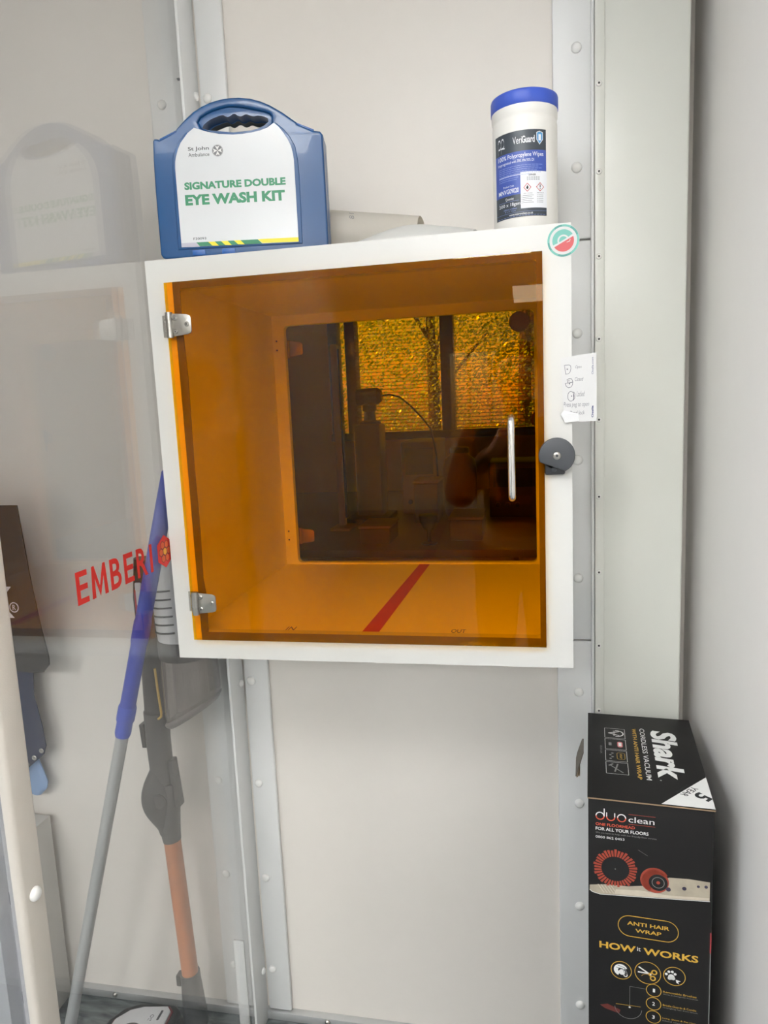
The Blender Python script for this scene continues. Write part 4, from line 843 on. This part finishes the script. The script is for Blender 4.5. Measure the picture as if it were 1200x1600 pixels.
for s_ in (-1, 1):
    er = nd(s_*.080, .050, 1.525, .011, .022, h2)
    sh_ = nd(s_*.165, .005, 1.315, .054, .054, ch_); el = nd(s_*.225, .09, 1.085, .041, .041, sh_)
    wr = nd(s_*.100+.023, .285, 1.275, .027, .027, el); pm = nd(s_*.066+.023, .330, 1.330, .032, .018, wr)
    for f_, (dz, ln) in enumerate(((.030, .95), (.012, 1.05), (-.006, 1.0), (-.022, .82))):
        a1 = nd(s_*.063+.023, .352, 1.338+dz, .0105, .0105, pm); a2 = nd(s_*(.063-.026*ln)+.023, .371, 1.346+dz, .0095, .0095, a1); a3 = nd(s_*(.063-.030*ln)+.023, .368, 1.347+dz, .0085, .0085, a2)
    t1 = nd(s_*.056+.023, .318, 1.362, .0120, .0120, pm); t2 = nd(s_*.050+.023, .326, 1.388, .0105, .0105, t1)
    hp_ = nd(s_*.085, 0, .84, .092, .092, pel); kn_ = nd(s_*.095, .02, .48, .060, .060, hp_); an_ = nd(s_*.100, -.01, .095, .040, .040, kn_); he_ = nd(s_*.103, -.02, .045, .038, .036, an_); to_ = nd(s_*.112, .13, .035, .036, .030, he_)
skinned('body', N_, E_, SKINM, pn)
def sub(idx, grow, name, mat):
    ids = {}; nn = []
    for i in idx: ids[i] = len(nn); n_ = N_[i]; nn.append((n_[0], n_[1], n_[2], n_[3]+grow, n_[4]+grow))
    return nn, [(ids[a_], ids[b_]) for a_, b_ in E_ if a_ in ids and b_ in ids]
arm = [i for i, n_ in enumerate(N_)]
side = [[i for i in range(9, len(N_))][j*24:(j+1)*24] for j in range(2)]
tops = [pel, sp1, ch_, nb_]; legs = [pel]
for sd_ in side:
    tops += [sd_[1], sd_[2], sd_[3]]; legs += [sd_[-5], sd_[-4], sd_[-3]]
nn, ee = sub(tops, .014, '', None); skinned('top', nn, ee, TOP, pn)
nn, ee = sub(legs, .012, '', None); skinned('trousers', nn, ee, TRO, pn)
for sd_ in side:
    nn, ee = sub([sd_[-2], sd_[-1]], .010, '', None); skinned('shoe', nn, ee, M('black shoe', (24, 24, 26), .5), pn)
hb = MB(); prof = []
hc = Vector((px_, py_+.040, 1.560))
for i in range(11):
    el_ = math.radians(-38+128*i/10)
    for j in range(24):
        t = 2*math.pi*j/24; fr_ = max(0, math.sin(t)); low = math.radians(-38+128*i/10) if fr_ < .35 else max(el_, math.radians(28+14*fr_))
        hb.v.append(hc+Vector((.088*math.cos(low)*math.cos(t), .104*math.cos(low)*math.sin(t), .098*math.sin(low))))
for i in range(10):
    for j in range(24): hb.face((i*24+j, i*24+(j+1) % 24, (i+1)*24+(j+1) % 24, (i+1)*24+j))
hb.build('hair', HAIR, pn, smooth=80)
for s_ in (-1, 1): MB().lathe([(.002, -.011), (.009, -.006), (.0115, 0), (.009, .006), (.002, .011)], (px_+s_*.031, py_+.128, 1.545), (0, 1, 0), 14).build('eye', M('eye white', (230, 226, 220), .2), pn, smooth=80); MB().tube([(px_+s_*.018, py_+.143, 1.566), (px_+s_*.046, py_+.136, 1.566)], .004, 8).build('eyebrow', HAIR, pn)
MB().tube([(px_-.022, py_+.128, 1.482), (px_, py_+.137, 1.480), (px_+.022, py_+.128, 1.482)], [.003, .006, .003], 8).build('mouth', M('lips', (160, 88, 82), .5), pn)
ph = thing('phone', 'dark phone held upright in both hands of the mirrored person', 'phone')
PC = Vector((.628, -1.172, 1.372)); PXA, PZA = Vector((.98, -.17, -.04)).normalized(), Vector((.0, .14, .99)).normalized(); PYA = PZA.cross(PXA).normalized(); PZA = PXA.cross(PYA)
v, f = plate([rrect(-.0365, -.074, .0365, .074, .010)], .008, .0015); MB().add(v, f, Matrix(((PXA.x, PZA.x, -PYA.x, PC.x), (PXA.y, PZA.y, -PYA.y, PC.y), (PXA.z, PZA.z, -PYA.z, PC.z), (0, 0, 0, 1)))).build('phone_body', M('dark phone glass', (30, 32, 38), .2), ph)
MB().lathe([(.007, 0), (.007, .0015), (.0055, .002)], PC+PXA*.018+PZA*.052+PYA*.0035, PYA, 16).build('lens', BLACK, ph)
